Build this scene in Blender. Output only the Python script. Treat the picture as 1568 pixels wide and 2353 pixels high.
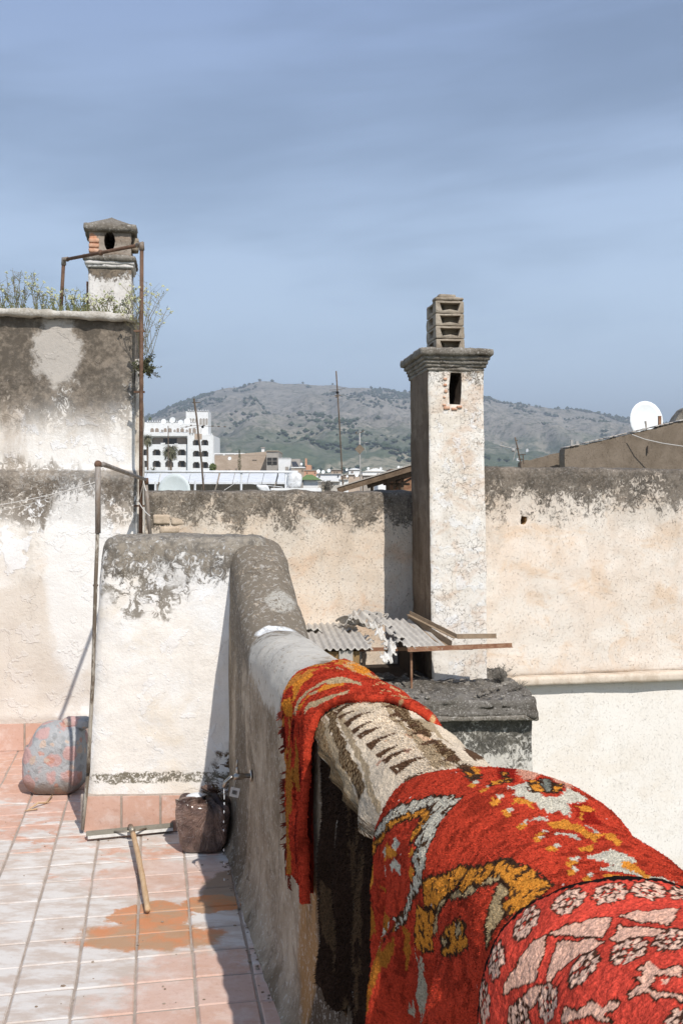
import bpy, bmesh, math, random
import numpy as np
from mathutils import Vector, Matrix
random.seed(7); rng = np.random.default_rng(7)
for o in list(bpy.data.objects): bpy.data.objects.remove(o)
sc = bpy.context.scene; C = sc.collection

# ------------------------------------------------------------ camera, sky, sun, exposure
F = 2287.0; EYE = 1.65; HZ = 1130.0                    # focal length and horizon of the photograph (1568 x 2352 units)
cam = bpy.data.cameras.new('camera'); co = bpy.data.objects.new('camera', cam); C.objects.link(co)
cam.sensor_fit = 'VERTICAL'; cam.sensor_height = 36.0; cam.lens = F / 2352 * 36
cam.shift_y = -(1176 - HZ) / 2352; cam.clip_end = 30000; cam.clip_start = 0.05
co.location = (0, 0, EYE); co.rotation_euler = (math.radians(90), 0, 0); sc.camera = co
LIGHT = Vector((-.40, .87, -1.0))
sun = bpy.data.lights.new('sun', 'SUN'); sun.energy = 4.8; sun.angle = math.radians(.55); sun.color = (1, .965, .92)
so = bpy.data.objects.new('sun', sun); C.objects.link(so); so.location = (3, -6, 12)
so.rotation_euler = LIGHT.to_track_quat('-Z', 'Y').to_euler()
W = bpy.data.worlds.new('World'); sc.world = W; W.use_nodes = True
sc.view_settings.view_transform = 'Standard'; sc.view_settings.look = 'None'
try: sc.cycles.diffuse_bounces = 2
except Exception: pass
sc.view_settings.exposure = 0.0; sc.view_settings.gamma = 1; sc.view_settings.use_curve_mapping = False

# ------------------------------------------------------------ node helper
class NT:
    def __init__(s, tree): s.t = tree; s.n = tree.nodes; s.l = tree.links
    def node(s, kind, **kw):
        n = s.n.new(kind)
        for k, v in kw.items(): setattr(n, k, v)
        return n
    def put(s, sock, v):
        if isinstance(v, bpy.types.NodeSocket): s.l.new(v, sock)
        elif isinstance(v, (tuple, list)) and len(v) == 3 and sock.type == 'RGBA': sock.default_value = (*v, 1)
        else: sock.default_value = v
    def pos(s): return s.node('ShaderNodeNewGeometry').outputs['Position']
    def vm(s, op, a, b):
        n = s.node('ShaderNodeVectorMath', operation=op); s.put(n.inputs[0], a); s.put(n.inputs[1], b)
        return n.outputs['Value'] if op in ('LENGTH', 'DISTANCE', 'DOT_PRODUCT') else n.outputs['Vector']
    def m(s, op, a, b=0.0, clamp=False):
        n = s.node('ShaderNodeMath', operation=op); n.use_clamp = clamp
        s.put(n.inputs[0], a); s.put(n.inputs[1], b); return n.outputs[0]
    def noise(s, vec, scale, detail=4, rough=.6, dist=0):
        n = s.node('ShaderNodeTexNoise'); s.put(n.inputs['Vector'], vec); n.inputs['Scale'].default_value = scale
        n.inputs['Detail'].default_value = detail; n.inputs['Roughness'].default_value = rough; n.inputs['Distortion'].default_value = dist
        return n.outputs[0]
    def noisec(s, vec, scale, detail=2):
        n = s.node('ShaderNodeTexNoise'); s.put(n.inputs['Vector'], vec); n.inputs['Scale'].default_value = scale
        n.inputs['Detail'].default_value = detail; return n.outputs['Color']
    def vor(s, vec, scale, feature='F1', rand=1.0):
        n = s.node('ShaderNodeTexVoronoi', feature=feature); s.put(n.inputs['Vector'], vec); n.inputs['Scale'].default_value = scale
        n.inputs['Randomness'].default_value = rand; return n.outputs['Distance']
    def step(s, v, a, b, lo=0.0, hi=1.0):
        n = s.node('ShaderNodeMapRange', interpolation_type='SMOOTHSTEP'); s.put(n.inputs[0], v)
        s.put(n.inputs[1], a); s.put(n.inputs[2], b); n.inputs[3].default_value = lo; n.inputs[4].default_value = hi
        return n.outputs[0]
    def mix(s, f, a, b, mode='MIX'):
        n = s.node('ShaderNodeMix', data_type='RGBA', blend_type=mode); s.put(n.inputs[0], f)
        s.put(n.inputs[6], a); s.put(n.inputs[7], b); return n.outputs[2]
    def sep(s, v):
        n = s.node('ShaderNodeSeparateXYZ'); s.put(n.inputs[0], v); return n.outputs
    def comb(s, x, y, z):
        n = s.node('ShaderNodeCombineXYZ'); s.put(n.inputs[0], x); s.put(n.inputs[1], y); s.put(n.inputs[2], z); return n.outputs[0]
    def bump(s, h, dist, strength=1.0, normal=None):
        n = s.node('ShaderNodeBump'); s.put(n.inputs['Height'], h); n.inputs['Distance'].default_value = dist
        n.inputs['Strength'].default_value = strength
        if normal is not None: s.put(n.inputs['Normal'], normal)
        return n.outputs[0]

def material(name, color=(.5, .5, .5), rough=.9, metal=0.0, spec=.25):
    m = bpy.data.materials.new(name); m.use_nodes = True; t = NT(m.node_tree)
    b = m.node_tree.nodes['Principled BSDF']
    b.inputs['Base Color'].default_value = (*color, 1); b.inputs['Roughness'].default_value = rough
    b.inputs['Metallic'].default_value = metal; b.inputs['Specular IOR Level'].default_value = spec
    return m, t, b

# sky: Nishita with thin high cloud laid over it in broad bands
t = NT(W.node_tree); bg = W.node_tree.nodes['Background']
sky = t.node('ShaderNodeTexSky', sky_type='NISHITA'); sky.sun_disc = False
sky.sun_elevation = math.asin(1 / LIGHT.length); sky.sun_rotation = math.atan2(-LIGHT.x, -LIGHT.y)
band2 = 0
sky.altitude = 400; sky.air_density = 1.0; sky.dust_density = 1.2; sky.ozone_density = 1.5
gv = t.node('ShaderNodeTexCoord').outputs['Generated']
x, y, z = t.sep(gv)
tilt = t.m('ADD', z, t.m('MULTIPLY', x, -.10))
band = t.noise(t.comb(t.m('MULTIPLY', x, 1.1), t.m('MULTIPLY', y, .9), t.m('MULTIPLY', tilt, 4.5)), 1.55, 4, .5, .3)
wisp = t.noise(t.comb(t.m('MULTIPLY', x, 2.5), y, t.m('MULTIPLY', tilt, 17)), 2.2, 6, .6, .6)
veil = t.m('ADD', t.m('MULTIPLY', band, .88), t.m('MULTIPLY', wisp, .12))
vm = t.step(veil, .36, .64)
hs = t.node('ShaderNodeHueSaturation'); hs.inputs['Saturation'].default_value = 1.0; t.put(hs.inputs['Color'], sky.outputs[0])
lowc = t.step(z, .04, .50)
cloud = t.mix(lowc, (7.4, 9.6, 12.2), (2.75, 3.95, 6.7))
t.put(bg.inputs['Color'], t.mix(t.m('ADD', t.m('MULTIPLY', vm, .66), .32), hs.outputs[0], cloud)); bg.inputs['Strength'].default_value = .10

# ------------------------------------------------------------ geometry helpers
def P(x, y, d): return Vector(((x - 784) / F * d, d, EYE - (y - HZ) / F * d))
def XX(x, d): return (x - 784) / F * d
def ZZ(y, d): return EYE - (y - HZ) / F * d
def tag(o, label=None, cat=None, group=None, kind=None):
    if label: o['label'] = label
    if cat: o['category'] = cat
    if group: o['group'] = group
    if kind: o['kind'] = kind
    return o
def empty(name, loc=(0, 0, 0), rz=0.0, label=None, cat=None, group=None):
    o = bpy.data.objects.new(name, None); C.objects.link(o); o.location = loc; o.rotation_euler = (0, 0, rz)
    o.empty_display_size = .1
    return tag(o, label, cat, group)
def link(name, me, parent=None, loc=None, rz=0.0):
    o = bpy.data.objects.new(name, me); C.objects.link(o)
    if parent: o.parent = parent
    if loc is not None: o.location = loc
    if rz: o.rotation_euler = (0, 0, rz)
    return o
def smooth(me, v=True):
    me.polygons.foreach_set('use_smooth', [v] * len(me.polygons))
def mesh(name, V, Fc, mat=None, sm=False, merge=False):
    me = bpy.data.meshes.new(name)
    me.from_pydata([tuple(map(float, v)) for v in V], [], [tuple(map(int, f)) for f in Fc])
    if merge:
        bm = bmesh.new(); bm.from_mesh(me); bmesh.ops.remove_doubles(bm, verts=bm.verts, dist=1e-5); bm.to_mesh(me); bm.free()
    if mat: me.materials.append(mat)
    smooth(me, sm); me.update(); return me
# vectorised value noise
def _h(i, j, k):
    n = (i * 374761393 + j * 668265263 + k * 2147483647 + 1013904223) & 0xffffffff
    n = ((n ^ (n >> 13)) * 1274126177) & 0xffffffff
    return ((n ^ (n >> 16)) & 0xffff) / 65535.0
def vn(p):
    p = np.asarray(p, float); i = np.floor(p).astype(np.int64); f = p - i; f = f * f * (3 - 2 * f); r = 0
    for a in (0, 1):
        for b in (0, 1):
            for c in (0, 1):
                w = (f[:, 0] if a else 1 - f[:, 0]) * (f[:, 1] if b else 1 - f[:, 1]) * (f[:, 2] if c else 1 - f[:, 2])
                r = r + w * _h(i[:, 0] + a, i[:, 1] + b, i[:, 2] + c)
    return r * 2 - 1
def fbm(p, octv=4, g=.5):
    p = np.asarray(p, float); r = np.zeros(len(p)); a = 1
    for k in range(octv): r += a * vn(p * 2 ** k + 17.3 * k); a *= g
    return r
class MB:
    def __init__(s): s.v = []; s.f = []
    def add(s, V, Fc):
        n = len(s.v); s.v += [tuple(map(float, v)) for v in V]; s.f += [tuple(int(i) + n for i in f) for f in Fc]; return s
    def box(s, lo, hi, M=None):
        V = [Vector((x, y, z)) for x in (lo[0], hi[0]) for y in (lo[1], hi[1]) for z in (lo[2], hi[2])]
        if M is not None: V = [M @ v for v in V]
        return s.add(V, [(0, 1, 3, 2), (4, 6, 7, 5), (0, 4, 5, 1), (2, 3, 7, 6), (0, 2, 6, 4), (1, 5, 7, 3)])
    def tube(s, pts, r, n=8, caps=True):
        pts = [Vector(p) for p in pts]; k = len(pts); rs = r if isinstance(r, (list, tuple)) else [r] * k
        V = []; prev = None
        for i, p in enumerate(pts):
            d = (pts[min(i + 1, k - 1)] - pts[max(i - 1, 0)]).normalized()
            if prev is None: a = d.orthogonal().normalized()
            else: a = (prev - d * prev.dot(d)); a = a.normalized() if a.length > 1e-6 else d.orthogonal().normalized()
            prev = a; b = d.cross(a)
            V += [p + (a * math.cos(2 * math.pi * j / n) + b * math.sin(2 * math.pi * j / n)) * rs[i] for j in range(n)]
        Fc = [(i * n + j, i * n + (j + 1) % n, (i + 1) * n + (j + 1) % n, (i + 1) * n + j) for i in range(k - 1) for j in range(n)]
        if caps: Fc += [tuple(range(n))[::-1], tuple((k - 1) * n + j for j in range(n))]
        return s.add(V, Fc)
    def prism(s, poly, y0, y1):                       # polygon in x,z pulled along y
        n = len(poly); V = [(a, y0, b) for a, b in poly] + [(a, y1, b) for a, b in poly]
        return s.add(V, [tuple(range(n)), tuple(range(n, 2 * n))[::-1]] + [(i, n + i, n + (i + 1) % n, (i + 1) % n) for i in range(n)])
    def ball(s, c, r, n=8, m=6, sq=(1, 1, 1)):
        V = []; c = Vector(c)
        for i in range(m + 1):
            th = math.pi * i / m
            for j in range(n):
                ph = 2 * math.pi * j / n
                V.append((c.x + r * sq[0] * math.sin(th) * math.cos(ph), c.y + r * sq[1] * math.sin(th) * math.sin(ph), c.z + r * sq[2] * math.cos(th)))
        return s.add(V, [(i * n + j, i * n + (j + 1) % n, (i + 1) * n + (j + 1) % n, (i + 1) * n + j)[::-1] for i in range(m) for j in range(n)])
    def build(s, name, mat, parent=None, loc=None, rz=0.0, sm=False, merge=False):
        return link(name, mesh(name, s.v, s.f, mat, sm, merge), parent, loc, rz)
# box of a fine grid, rounded edges, uneven surface
def rbox(lo, hi, r=.03, step=.05, amp=.006, freq=3.0, warp=None, seed=0, amp2=0, freq2=20):
    lo = np.array(lo, float); hi = np.array(hi, float); V = []; Fc = []; n0 = 0
    for ax in range(3):
        u, w = [a for a in range(3) if a != ax]
        nu = max(2, int(round((hi[u] - lo[u]) / step))); nw = max(2, int(round((hi[w] - lo[w]) / step)))
        U, Wg = np.meshgrid(np.linspace(lo[u], hi[u], nu + 1), np.linspace(lo[w], hi[w], nw + 1), indexing='ij')
        for side in (0, 1):
            p = np.zeros((U.size, 3)); p[:, u] = U.ravel(); p[:, w] = Wg.ravel(); p[:, ax] = (lo, hi)[side][ax]; V.append(p)
            i, j = np.meshgrid(np.arange(nu), np.arange(nw), indexing='ij'); a = (i * (nw + 1) + j).ravel() + n0
            q = np.stack([a, a + nw + 1, a + nw + 2, a + 1], 1)
            if (side == 0) != (ax == 1): q = q[:, ::-1]
            Fc.append(q); n0 += U.size
    V = np.concatenate(V); Fc = np.concatenate(Fc)
    c = np.clip(V, lo + r, hi - r); d = V - c; L = np.linalg.norm(d, axis=1, keepdims=True)
    nrm = d / np.maximum(L, 1e-9); V = c + nrm * r
    k = amp * fbm((V + seed * 7.7) * freq, 3)
    if amp2: k = k + amp2 * np.maximum(0, fbm((V + seed * 3.1) * freq2, 2)) 
    V = V + nrm * k[:, None]
    if warp: V = warp(V)
    return V, Fc
def grid_obj(name, V, Fc, mat, parent=None, loc=None, rz=0.0, sm=True):
    me = bpy.data.meshes.new(name); me.vertices.add(len(V)); me.vertices.foreach_set('co', np.asarray(V, np.float32).ravel())
    Fc = np.asarray(Fc); k = Fc.shape[1]; me.loops.add(Fc.size); me.loops.foreach_set('vertex_index', Fc.astype(np.int32).ravel())
    me.polygons.add(len(Fc)); me.polygons.foreach_set('loop_start', np.arange(0, Fc.size, k, dtype=np.int32)); me.update(calc_edges=True)
    bm = bmesh.new(); bm.from_mesh(me); bmesh.ops.remove_doubles(bm, verts=bm.verts, dist=1e-5); bm.to_mesh(me); bm.free()
    me.materials.append(mat); smooth(me, sm); me.update()
    return link(name, me, parent, loc, rz)
def cut(o, cutters, cmat=None):                       # carve openings, keep only the result
    objs = []
    for mb in cutters:
        c = mb.build('opening', cmat, None); c.parent = o.parent; c.matrix_basis = o.matrix_basis.copy(); objs.append(c)
        md = o.modifiers.new('b', 'BOOLEAN'); md.operation = 'DIFFERENCE'; md.object = c; md.solver = 'EXACT'
        try: md.material_mode = 'TRANSFER'
        except Exception: pass
    bpy.context.view_layer.update()
    me = bpy.data.meshes.new_from_object(o.evaluated_get(bpy.context.evaluated_depsgraph_get()))
    o.modifiers.clear(); o.data = me
    for c in objs: bpy.data.objects.remove(c)

# ------------------------------------------------------------ materials
def blobmask(t, p, c, rad, edge=.35, nz=.5, nscale=9, drip=False):
    # an uneven patch round the world point c with radii rad
    v = t.vm('SUBTRACT', p, tuple(c)); v = t.vm('DIVIDE', v, tuple(rad)); L = t.vm('LENGTH', v, (0, 0, 0))
    sv = t.vm('MULTIPLY', p, (1, 1, .3)) if drip else p
    n = t.noise(sv, nscale, 5, .65)
    L = t.m('ADD', L, t.m('MULTIPLY', t.m('SUBTRACT', n, .5), nz * 2))
    return t.step(L, 1.0 + edge / 2, 1.0 - edge / 2)
def plaster(name, c1, c2, c3=None, moss=(.10, .075, .05), top=None, depth=.4, topcover=.5, patches=(), streak=.3, crack=.0, crackscale=5, crackw=.012, crackall=0.0,
            speck=.0, bump=1.0, mossnoise=5, dirt=.35, peel=0.0, seed=0.0, bands=(), lich=.0, soft=None):
    m, t, b = material(name, rough=.93, spec=.15); p = t.vm('ADD', t.pos(), (seed, 0, 0)) if seed else t.pos()
    big = t.noise(p, 1.3, 5, .6, .4); mid = t.noise(p, 4.5, 7, .68, .3); fine = t.noise(p, 38, 5, .7); fin2 = t.noise(p, 130, 3, .7)
    col = t.mix(t.step(t.m('ADD', t.m('MULTIPLY', big, .55), t.m('MULTIPLY', mid, .45)), .40, .60), c1, c2)
    if c3: col = t.mix(t.m('MULTIPLY', t.step(t.noise(t.vm('MULTIPLY', p, (1, 1, 1.5)), 2.1, 7, .66, .6), .50, .66), .75), col, c3)
    h = t.m('ADD', t.m('MULTIPLY', mid, .5), t.m('MULTIPLY', fine, .35)); h = t.m('ADD', h, t.m('MULTIPLY', fin2, .15))
    if streak:
        st = t.noise(t.vm('MULTIPLY', p, (1, 1, .10)), 13, 5, .6)
        col = t.mix(t.m('MULTIPLY', t.step(st, .52, .72), streak), col, tuple(k * .55 for k in c2))
    # general grime and small pits
    col = t.mix(t.m('MULTIPLY', t.step(t.m('ADD', t.m('MULTIPLY', mid, .5), t.m('MULTIPLY', fine, .5)), .53, .66), dirt), col, tuple(k * .5 for k in c2))
    if peel:
        pm = t.step(t.noise(p, 7, 5, .60, .3), .57, .60)
        col = t.mix(t.m('MULTIPLY', pm, peel), col, tuple(min(.82, k * 1.25) for k in c1)); h = t.m('ADD', h, t.m('MULTIPLY', pm, .35 * peel))
    def put_patch(q, col, h):
        mk = blobmask(t, t.pos(), q['c'], q['r'], q.get('edge', .35), q.get('nz', .5), q.get('ns', 9), q.get('drip', False))
        if q.get('spk'): mk = t.m('MULTIPLY', mk, t.step(t.noise(t.pos(), q['spk'], 4, .75, .8), q.get('lo', .45), q.get('lo', .45) + .06))
        col = t.mix(t.m('MULTIPLY', mk, q.get('a', 1.0)), col, q['col'])
        if q.get('h'): h = t.m('ADD', h, t.m('MULTIPLY', mk, q['h']))
        return col, h
    for q in patches:
        if not q.get('over'): col, h = put_patch(q, col, h)
    if soft:                                   # wide, weak staining under the top
        zs_ = t.sep(t.pos())[2]; k = t.m('DIVIDE', t.m('SUBTRACT', soft[0], zs_), soft[1]); n = t.noise(t.vm('MULTIPLY', p, (1, 1, .35)), 3.2, 7, .68, .4)
        col = t.mix(t.m('MULTIPLY', t.step(t.m('ADD', t.m('MULTIPLY', k, -1.0), t.m('MULTIPLY', t.m('SUBTRACT', n, .5), 3.2)), -1.0, .1), soft[2]), col, soft[3])
    for (top, depth, topcover, mossnoise, mstr) in ([(top, depth, topcover, mossnoise, .93)] if top is not None else []) + list(bands):
        zz = t.sep(t.pos())[2]
        k = t.m('DIVIDE', t.m('SUBTRACT', top, zz), depth)          # 0 at the top, 1 where the growth ends
        n = t.m('ADD', t.m('MULTIPLY', t.noise(t.vm('MULTIPLY', p, (1, 1, .7)), mossnoise, 5, .60, .2), .46), t.m('MULTIPLY', t.noise(t.vm('MULTIPLY', p, (1, 1, .8)), mossnoise * 6.5, 5, .74, 1.2), .54))
        thr = t.m('ADD', t.m('MULTIPLY', k, .19), .52 - topcover * .17)
        mk = t.step(t.m('SUBTRACT', n, thr), -.03, .055)
        mk = t.m('MULTIPLY', t.m('MULTIPLY', mk, t.step(k, 1.6, .9)), t.step(k, -.08, .0))
        mc = t.mix(t.step(t.m('ADD', t.m('MULTIPLY', t.noise(p, 26, 5, .75), .5), t.m('MULTIPLY', t.noise(p, 4, 4, .7), .5)), .42, .60), tuple(v * .72 for v in moss), tuple(v * 2.1 for v in moss))
        col = t.mix(t.m('MULTIPLY', mk, mstr), col, mc); h = t.m('ADD', h, t.m('MULTIPLY', mk, .25))
    for q in patches:
        if q.get('over'): col, h = put_patch(q, col, h)
    if speck:
        s1 = t.step(t.noise(p, 62, 4, .8, .6), .60, .645)
        col = t.mix(t.m('MULTIPLY', s1, speck), col, (.09, .062, .04)); h = t.m('SUBTRACT', h, t.m('MULTIPLY', s1, .4))
    if crack:
        w = t.vm('ADD', p, t.vm('SCALE', t.vm('SUBTRACT', t.noisec(p, 7, 4), (.5, .5, .5)), .0) if False else t.vm('MULTIPLY', t.vm('SUBTRACT', t.noisec(p, 9, 4), (.5, .5, .5)), (.26, .26, .26)))
        e = t.vor(w, crackscale, 'DISTANCE_TO_EDGE'); ck = t.step(e, crackw, crackw * .2)
        ck = t.m('MULTIPLY', ck, t.step(t.noise(p, 2.7, 4), .50 - crackall, .60 - crackall))
        col = t.mix(t.m('MULTIPLY', ck, crack), col, (.13, .085, .05)); h = t.m('SUBTRACT', h, t.m('MULTIPLY', ck, .7 * min(1, crack)))
    if lich:
        lk = t.step(t.noise(p, 46, 5, .78, .5), .555, .60)
        col = t.mix(t.m('MULTIPLY', lk, lich), col, (.62, .58, .52))
    t.put(b.inputs['Base Color'], col); t.put(b.inputs['Normal'], t.bump(h, .013 * bump, .9))
    return m
CREAM = (.70, .60, .49); WHITE = (.80, .765, .71); OCHRE = (.60, .42, .27); BUFF = (.60, .50, .385); GREY = (.42, .38, .33)
M = {}
M['wall_left'] = plaster('plaster_tall_wall', WHITE, (.72, .65, .56), (.66, .55, .44), top=2.80, depth=.55, topcover=1.75, mossnoise=4, moss=(.115,.094,.072), bands=[(1.78, .30, .75, 5, .75)], soft=(2.8, 1.2, .85, (.42, .34, .26)), crack=.12, crackscale=2.2, streak=.25, peel=.5, patches=[
    dict(c=P(128, 805, 6.4), r=(.15, .6, .21), col=(.56, .51, .45), nz=.8, ns=11, h=.3, over=1, a=.75),
    dict(c=P(215, 1150, 6.4), r=(.5, .8, .16), col=(.20, .165, .125), nz=.9, ns=10, a=.75, drip=True, spk=30, lo=.44),
    dict(c=P(60, 1130, 6.4), r=(.6, .8, .20), col=(.21, .175, .135), nz=.9, ns=10, a=.8, drip=True, spk=30, lo=.42),
    dict(c=P(60, 1500, 6.4), r=(.45, .8, .5), col=(.62, .535, .44), nz=.9, ns=4, a=.7),
    dict(c=P(180, 1320, 6.4), r=(.20, .8, .7), col=(.78, .75, .70), nz=.4, ns=5, a=.8)])
M['pier'] = plaster('plaster_pier', (.80, .78, .74), (.78, .72, .64), (.74, .65, .53), crack=.12, crackscale=1.6, top=1.45, depth=.30, topcover=.95, mossnoise=5, moss=(.12, .10, .075), streak=.10, dirt=.15, peel=.3, lich=.35, patches=[
    dict(c=P(330, 1335, 4.82), r=(.20, .5, .17), col=(.20, .17, .13), nz=1.0, ns=9, spk=13, lo=.46, a=.9),
    dict(c=P(400, 1300, 4.82), r=(.12, .5, .10), col=(.66, .63, .58), nz=.7, ns=9, a=.9),
    dict(c=P(520, 1800, 4.82), r=(.10, .5, .12), col=(.10, .06, .03), nz=.9, ns=12, spk=22, lo=.46),
    dict(c=P(370, 1790, 4.82), r=(.42, .5, .026), col=(.19, .165, .12), nz=1.2, ns=14, spk=50, lo=.45)])
M['parapet'] = plaster('plaster_parapet', (.42, .34, .25), (.22, .165, .11), (.14, .098, .06), crack=.3, streak=.55, dirt=.6, lich=.4, bump=1.8, patches=[  # tone darkened to deepen the shade of the left face, stains included
    dict(c=(-.34, 4.50, 1.30), r=(.55, .55, .5), col=(.17, .14, .105), nz=.8, ns=7, spk=24, lo=.36, a=.9),
    dict(c=P(630, 1446, 4.30), r=(.10, .035, .05), col=(.80, .79, .76), nz=.5, ns=14),
    dict(c=P(645, 1380, 4.52), r=(.07, .10, .07), col=(.46, .43, .37), nz=.6, ns=20, a=.7, spk=60, lo=.42),
    dict(c=P(670, 1530, 3.8), r=(.34, .46, .14), col=(.56, .52, .45), nz=.8, ns=9, a=.85, spk=22, lo=.36),
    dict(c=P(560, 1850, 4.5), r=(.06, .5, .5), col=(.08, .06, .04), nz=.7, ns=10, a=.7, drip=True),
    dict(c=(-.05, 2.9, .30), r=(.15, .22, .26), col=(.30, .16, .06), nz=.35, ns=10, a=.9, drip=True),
    dict(c=(.02, 2.55, .45), r=(.5, .36, .9), col=(.055, .04, .028), nz=.9, ns=7, a=.93, drip=True)])  # last patch paints shade over the lower near face, on top of stains
M['back_left'] = plaster('plaster_back_wall', (.74, .65, .54), (.70, .57, .44), (.67, .47, .32), moss=(.10, .083, .064), top=1.68, depth=.40, topcover=.95, soft=(1.68, .9, .5, (.42, .34, .26)), mossnoise=4, streak=.1, speck=.5, lich=.3, crack=.05, dirt=.25)
M['back_right'] = plaster('plaster_right_wall', (.76, .68, .59), (.73, .61, .50), (.70, .52, .37), moss=(.085, .070, .055), top=1.92, depth=.52, topcover=1.0, soft=(1.9, 1.1, .55, (.46, .38, .30)), mossnoise=3.4, streak=.0, speck=.10, lich=.20, crack=.04, crackscale=3, dirt=.22,
    patches=[dict(c=P(1204, 1196, 9.6), r=(.10, .4, .09), col=(.68, .57, .47), nz=.4, ns=14)])
M['lower_right'] = plaster('plaster_lower_wall', (.80, .75, .68), (.78, .72, .64), (.75, .68, .59), streak=.06, dirt=.30, speck=.05, bump=.6)
M['shaft'] = plaster('plaster_chimney', (.80, .75, .68), (.74, .66, .56), (.62, .46, .34), crack=.7, crackscale=9, crackw=.014, crackall=.06, speck=.35, streak=.2, peel=.4, dirt=.35, top=2.9, depth=.35, topcover=.55, mossnoise=6)
M['shaft_left'] = plaster('plaster_small_chimney', (.70, .66, .61), (.62, .57, .51), None, crack=.3, crackscale=9, speck=.35, streak=.35, top=3.45, depth=.12, topcover=.9, dirt=.4)
M['shade_side'] = plaster('shaded_stained_side', (.22, .165, .12), (.15, .11, .075), (.27, .21, .15), streak=.6, dirt=.5, speck=.4, bump=1.4)  # chimney's left face: shade painted into the colour along with dark stains
M['mossy'] = plaster('mossy_stone', (.28, .25, .21), (.17, .145, .115), (.10, .08, .06), streak=.0, dirt=.7, speck=.6, lich=.5, bump=2.6)
M['mossy_dark'] = plaster('mossy_dark_stone', (.19, .17, .145), (.12, .105, .085), (.075, .06, .045), streak=.0, dirt=.7, speck=.6, lich=.45, bump=3.2)
M['concrete'] = plaster('concrete_block', (.40, .34, .265), (.31, .25, .185), (.22, .17, .12), streak=.0, dirt=.5, speck=.25, lich=.15, bump=1.2)
M['grey_gable'] = plaster('grey_render', (.24, .19, .14), (.18, .14, .10), None, streak=.35, dirt=.5, speck=.3, bump=1.5)
M['lowbox'] = plaster('plaster_low_block', (.66, .63, .57), (.58, .54, .47), None, moss=(.05, .045, .035), top=-.22, depth=.62, topcover=.75, mossnoise=4, streak=.1, crack=.2, crackscale=9, dirt=.3, lich=.2)

def tilemat(name, floor=True):
    m, t, b = material(name, rough=.75, spec=.3); p = t.pos()
    rnd = t.node('ShaderNodeObjectInfo').outputs['Random']
    n1 = t.noise(p, 6, 6, .65, .3); n2 = t.noise(p, 45, 4, .7); n3 = t.noise(p, 2.3, 5, .62, .5)
    col = t.mix(n1, (.51, .265, .175), (.59, .37, .275)); col = t.mix(t.m('MULTIPLY', rnd, .5), col, (.62, .43, .35))
    col = t.mix(t.m('MULTIPLY', t.step(n2, .52, .7), .3), col, (.30, .12, .075))
    col = t.mix(t.step(t.noise(p, 11, 6, .7), .45, .75), col, (.66, .50, .42))
    rough = .8
    if floor:
        X, Y, Z = t.sep(p)
        # dried lime wash over the near part of the floor
        k = t.m('SUBTRACT', 4.65, Y); k = t.m('ADD', t.m('ADD', k, t.m('MULTIPLY', X, -.10)), t.m('MULTIPLY', t.m('SUBTRACT', rnd, .5), .55))
        stre = t.noise(t.vm('MULTIPLY', p, (.8, 1.5, 1)), 6.5, 8, .68, .5)
        f = t.m('ADD', t.m('MULTIPLY', t.m('SUBTRACT', stre, .5), 3.0), t.m('MULTIPLY', k, 1.0))
        wash = t.step(f, -.28, .12)
        red = blobmask(t, p, (-.42, 3.10, 0), (.34, .50, 1), .5, .8, 9); wash = t.m('MULTIPLY', wash, t.m('SUBTRACT', 1, t.m('MULTIPLY', red, .8)))
        red2 = blobmask(t, p, (-.70, 4.25, 0), (.34, .22, 1), .5, .9, 8); wash = t.m('MULTIPLY', wash, t.m('SUBTRACT', 1, t.m('MULTIPLY', red2, .6)))
        wc = t.mix(t.step(t.noise(t.vm('MULTIPLY', p, (.7, 1.6, 1)), 9, 6, .66), .40, .62), (.64, .615, .57), (.50, .43, .365))
        col = t.mix(t.m('MULTIPLY', wash, .88), col, wc)
        # wet streaks left by the squeegee
        wet = blobmask(t, p, (-.72, 3.70, 0), (.27, .12, 1), .30, .55, 12); w2 = blobmask(t, p, (-.52, 3.99, 0), (.13, .09, 1), .12, .5, 10)
        w3 = blobmask(t, p, (-.74, 3.89, 0), (.17, .12, 1), .12, .5, 9); w4 = blobmask(t, p, (-.42, 4.15, 0), (.15, .24, 1), .2, .6, 6)
        wa = t.m('MAXIMUM', t.m('MAXIMUM', wet, w2), w3)
        col = t.mix(t.m('MULTIPLY', w4, .8), col, (.23, .16, .10))
        col = t.mix(t.m('MULTIPLY', wa, .90), col, t.mix(t.step(t.noise(p, 7, 4), .42, .6), (.40, .22, .11), (.54, .19, .06)))
        t.put(b.inputs['Roughness'], t.m('SUBTRACT', .82, t.m('MULTIPLY', wa, .35)))
    t.put(b.inputs['Base Color'], col)
    h = t.m('ADD', t.m('MULTIPLY', n1, .6), t.m('MULTIPLY', n2, .4)); t.put(b.inputs['Normal'], t.bump(h, .004, .8))
    return m
M['tile'] = tilemat('terracotta_floor'); M['skirt'] = tilemat('terracotta_skirting', False)
def simple(name, c1, c2, scale=8, rough=.85, metal=0, bump=.004, stretch=(1, 1, 1), lo=.4, hi=.6, spec=.25):
    m, t, b = material(name, rough=rough, metal=metal, spec=spec); p = t.vm('MULTIPLY', t.pos(), stretch)
    n = t.noise(p, scale, 6, .68, .3); f = t.noise(p, scale * 8, 4, .7)
    t.put(b.inputs['Base Color'], t.mix(t.step(t.m('ADD', t.m('MULTIPLY', n, .7), t.m('MULTIPLY', f, .3)), lo, hi), c1, c2))
    if bump: t.put(b.inputs['Normal'], t.bump(t.m('ADD', n, t.m('MULTIPLY', f, .5)), bump, .8))
    return m
M['grout'] = simple('lime_grout', (.42, .34, .28), (.32, .26, .21), 14)
M['rust'] = simple('rusted_pipe', (.10, .055, .035), (.17, .10, .065), 18, .8)
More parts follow.
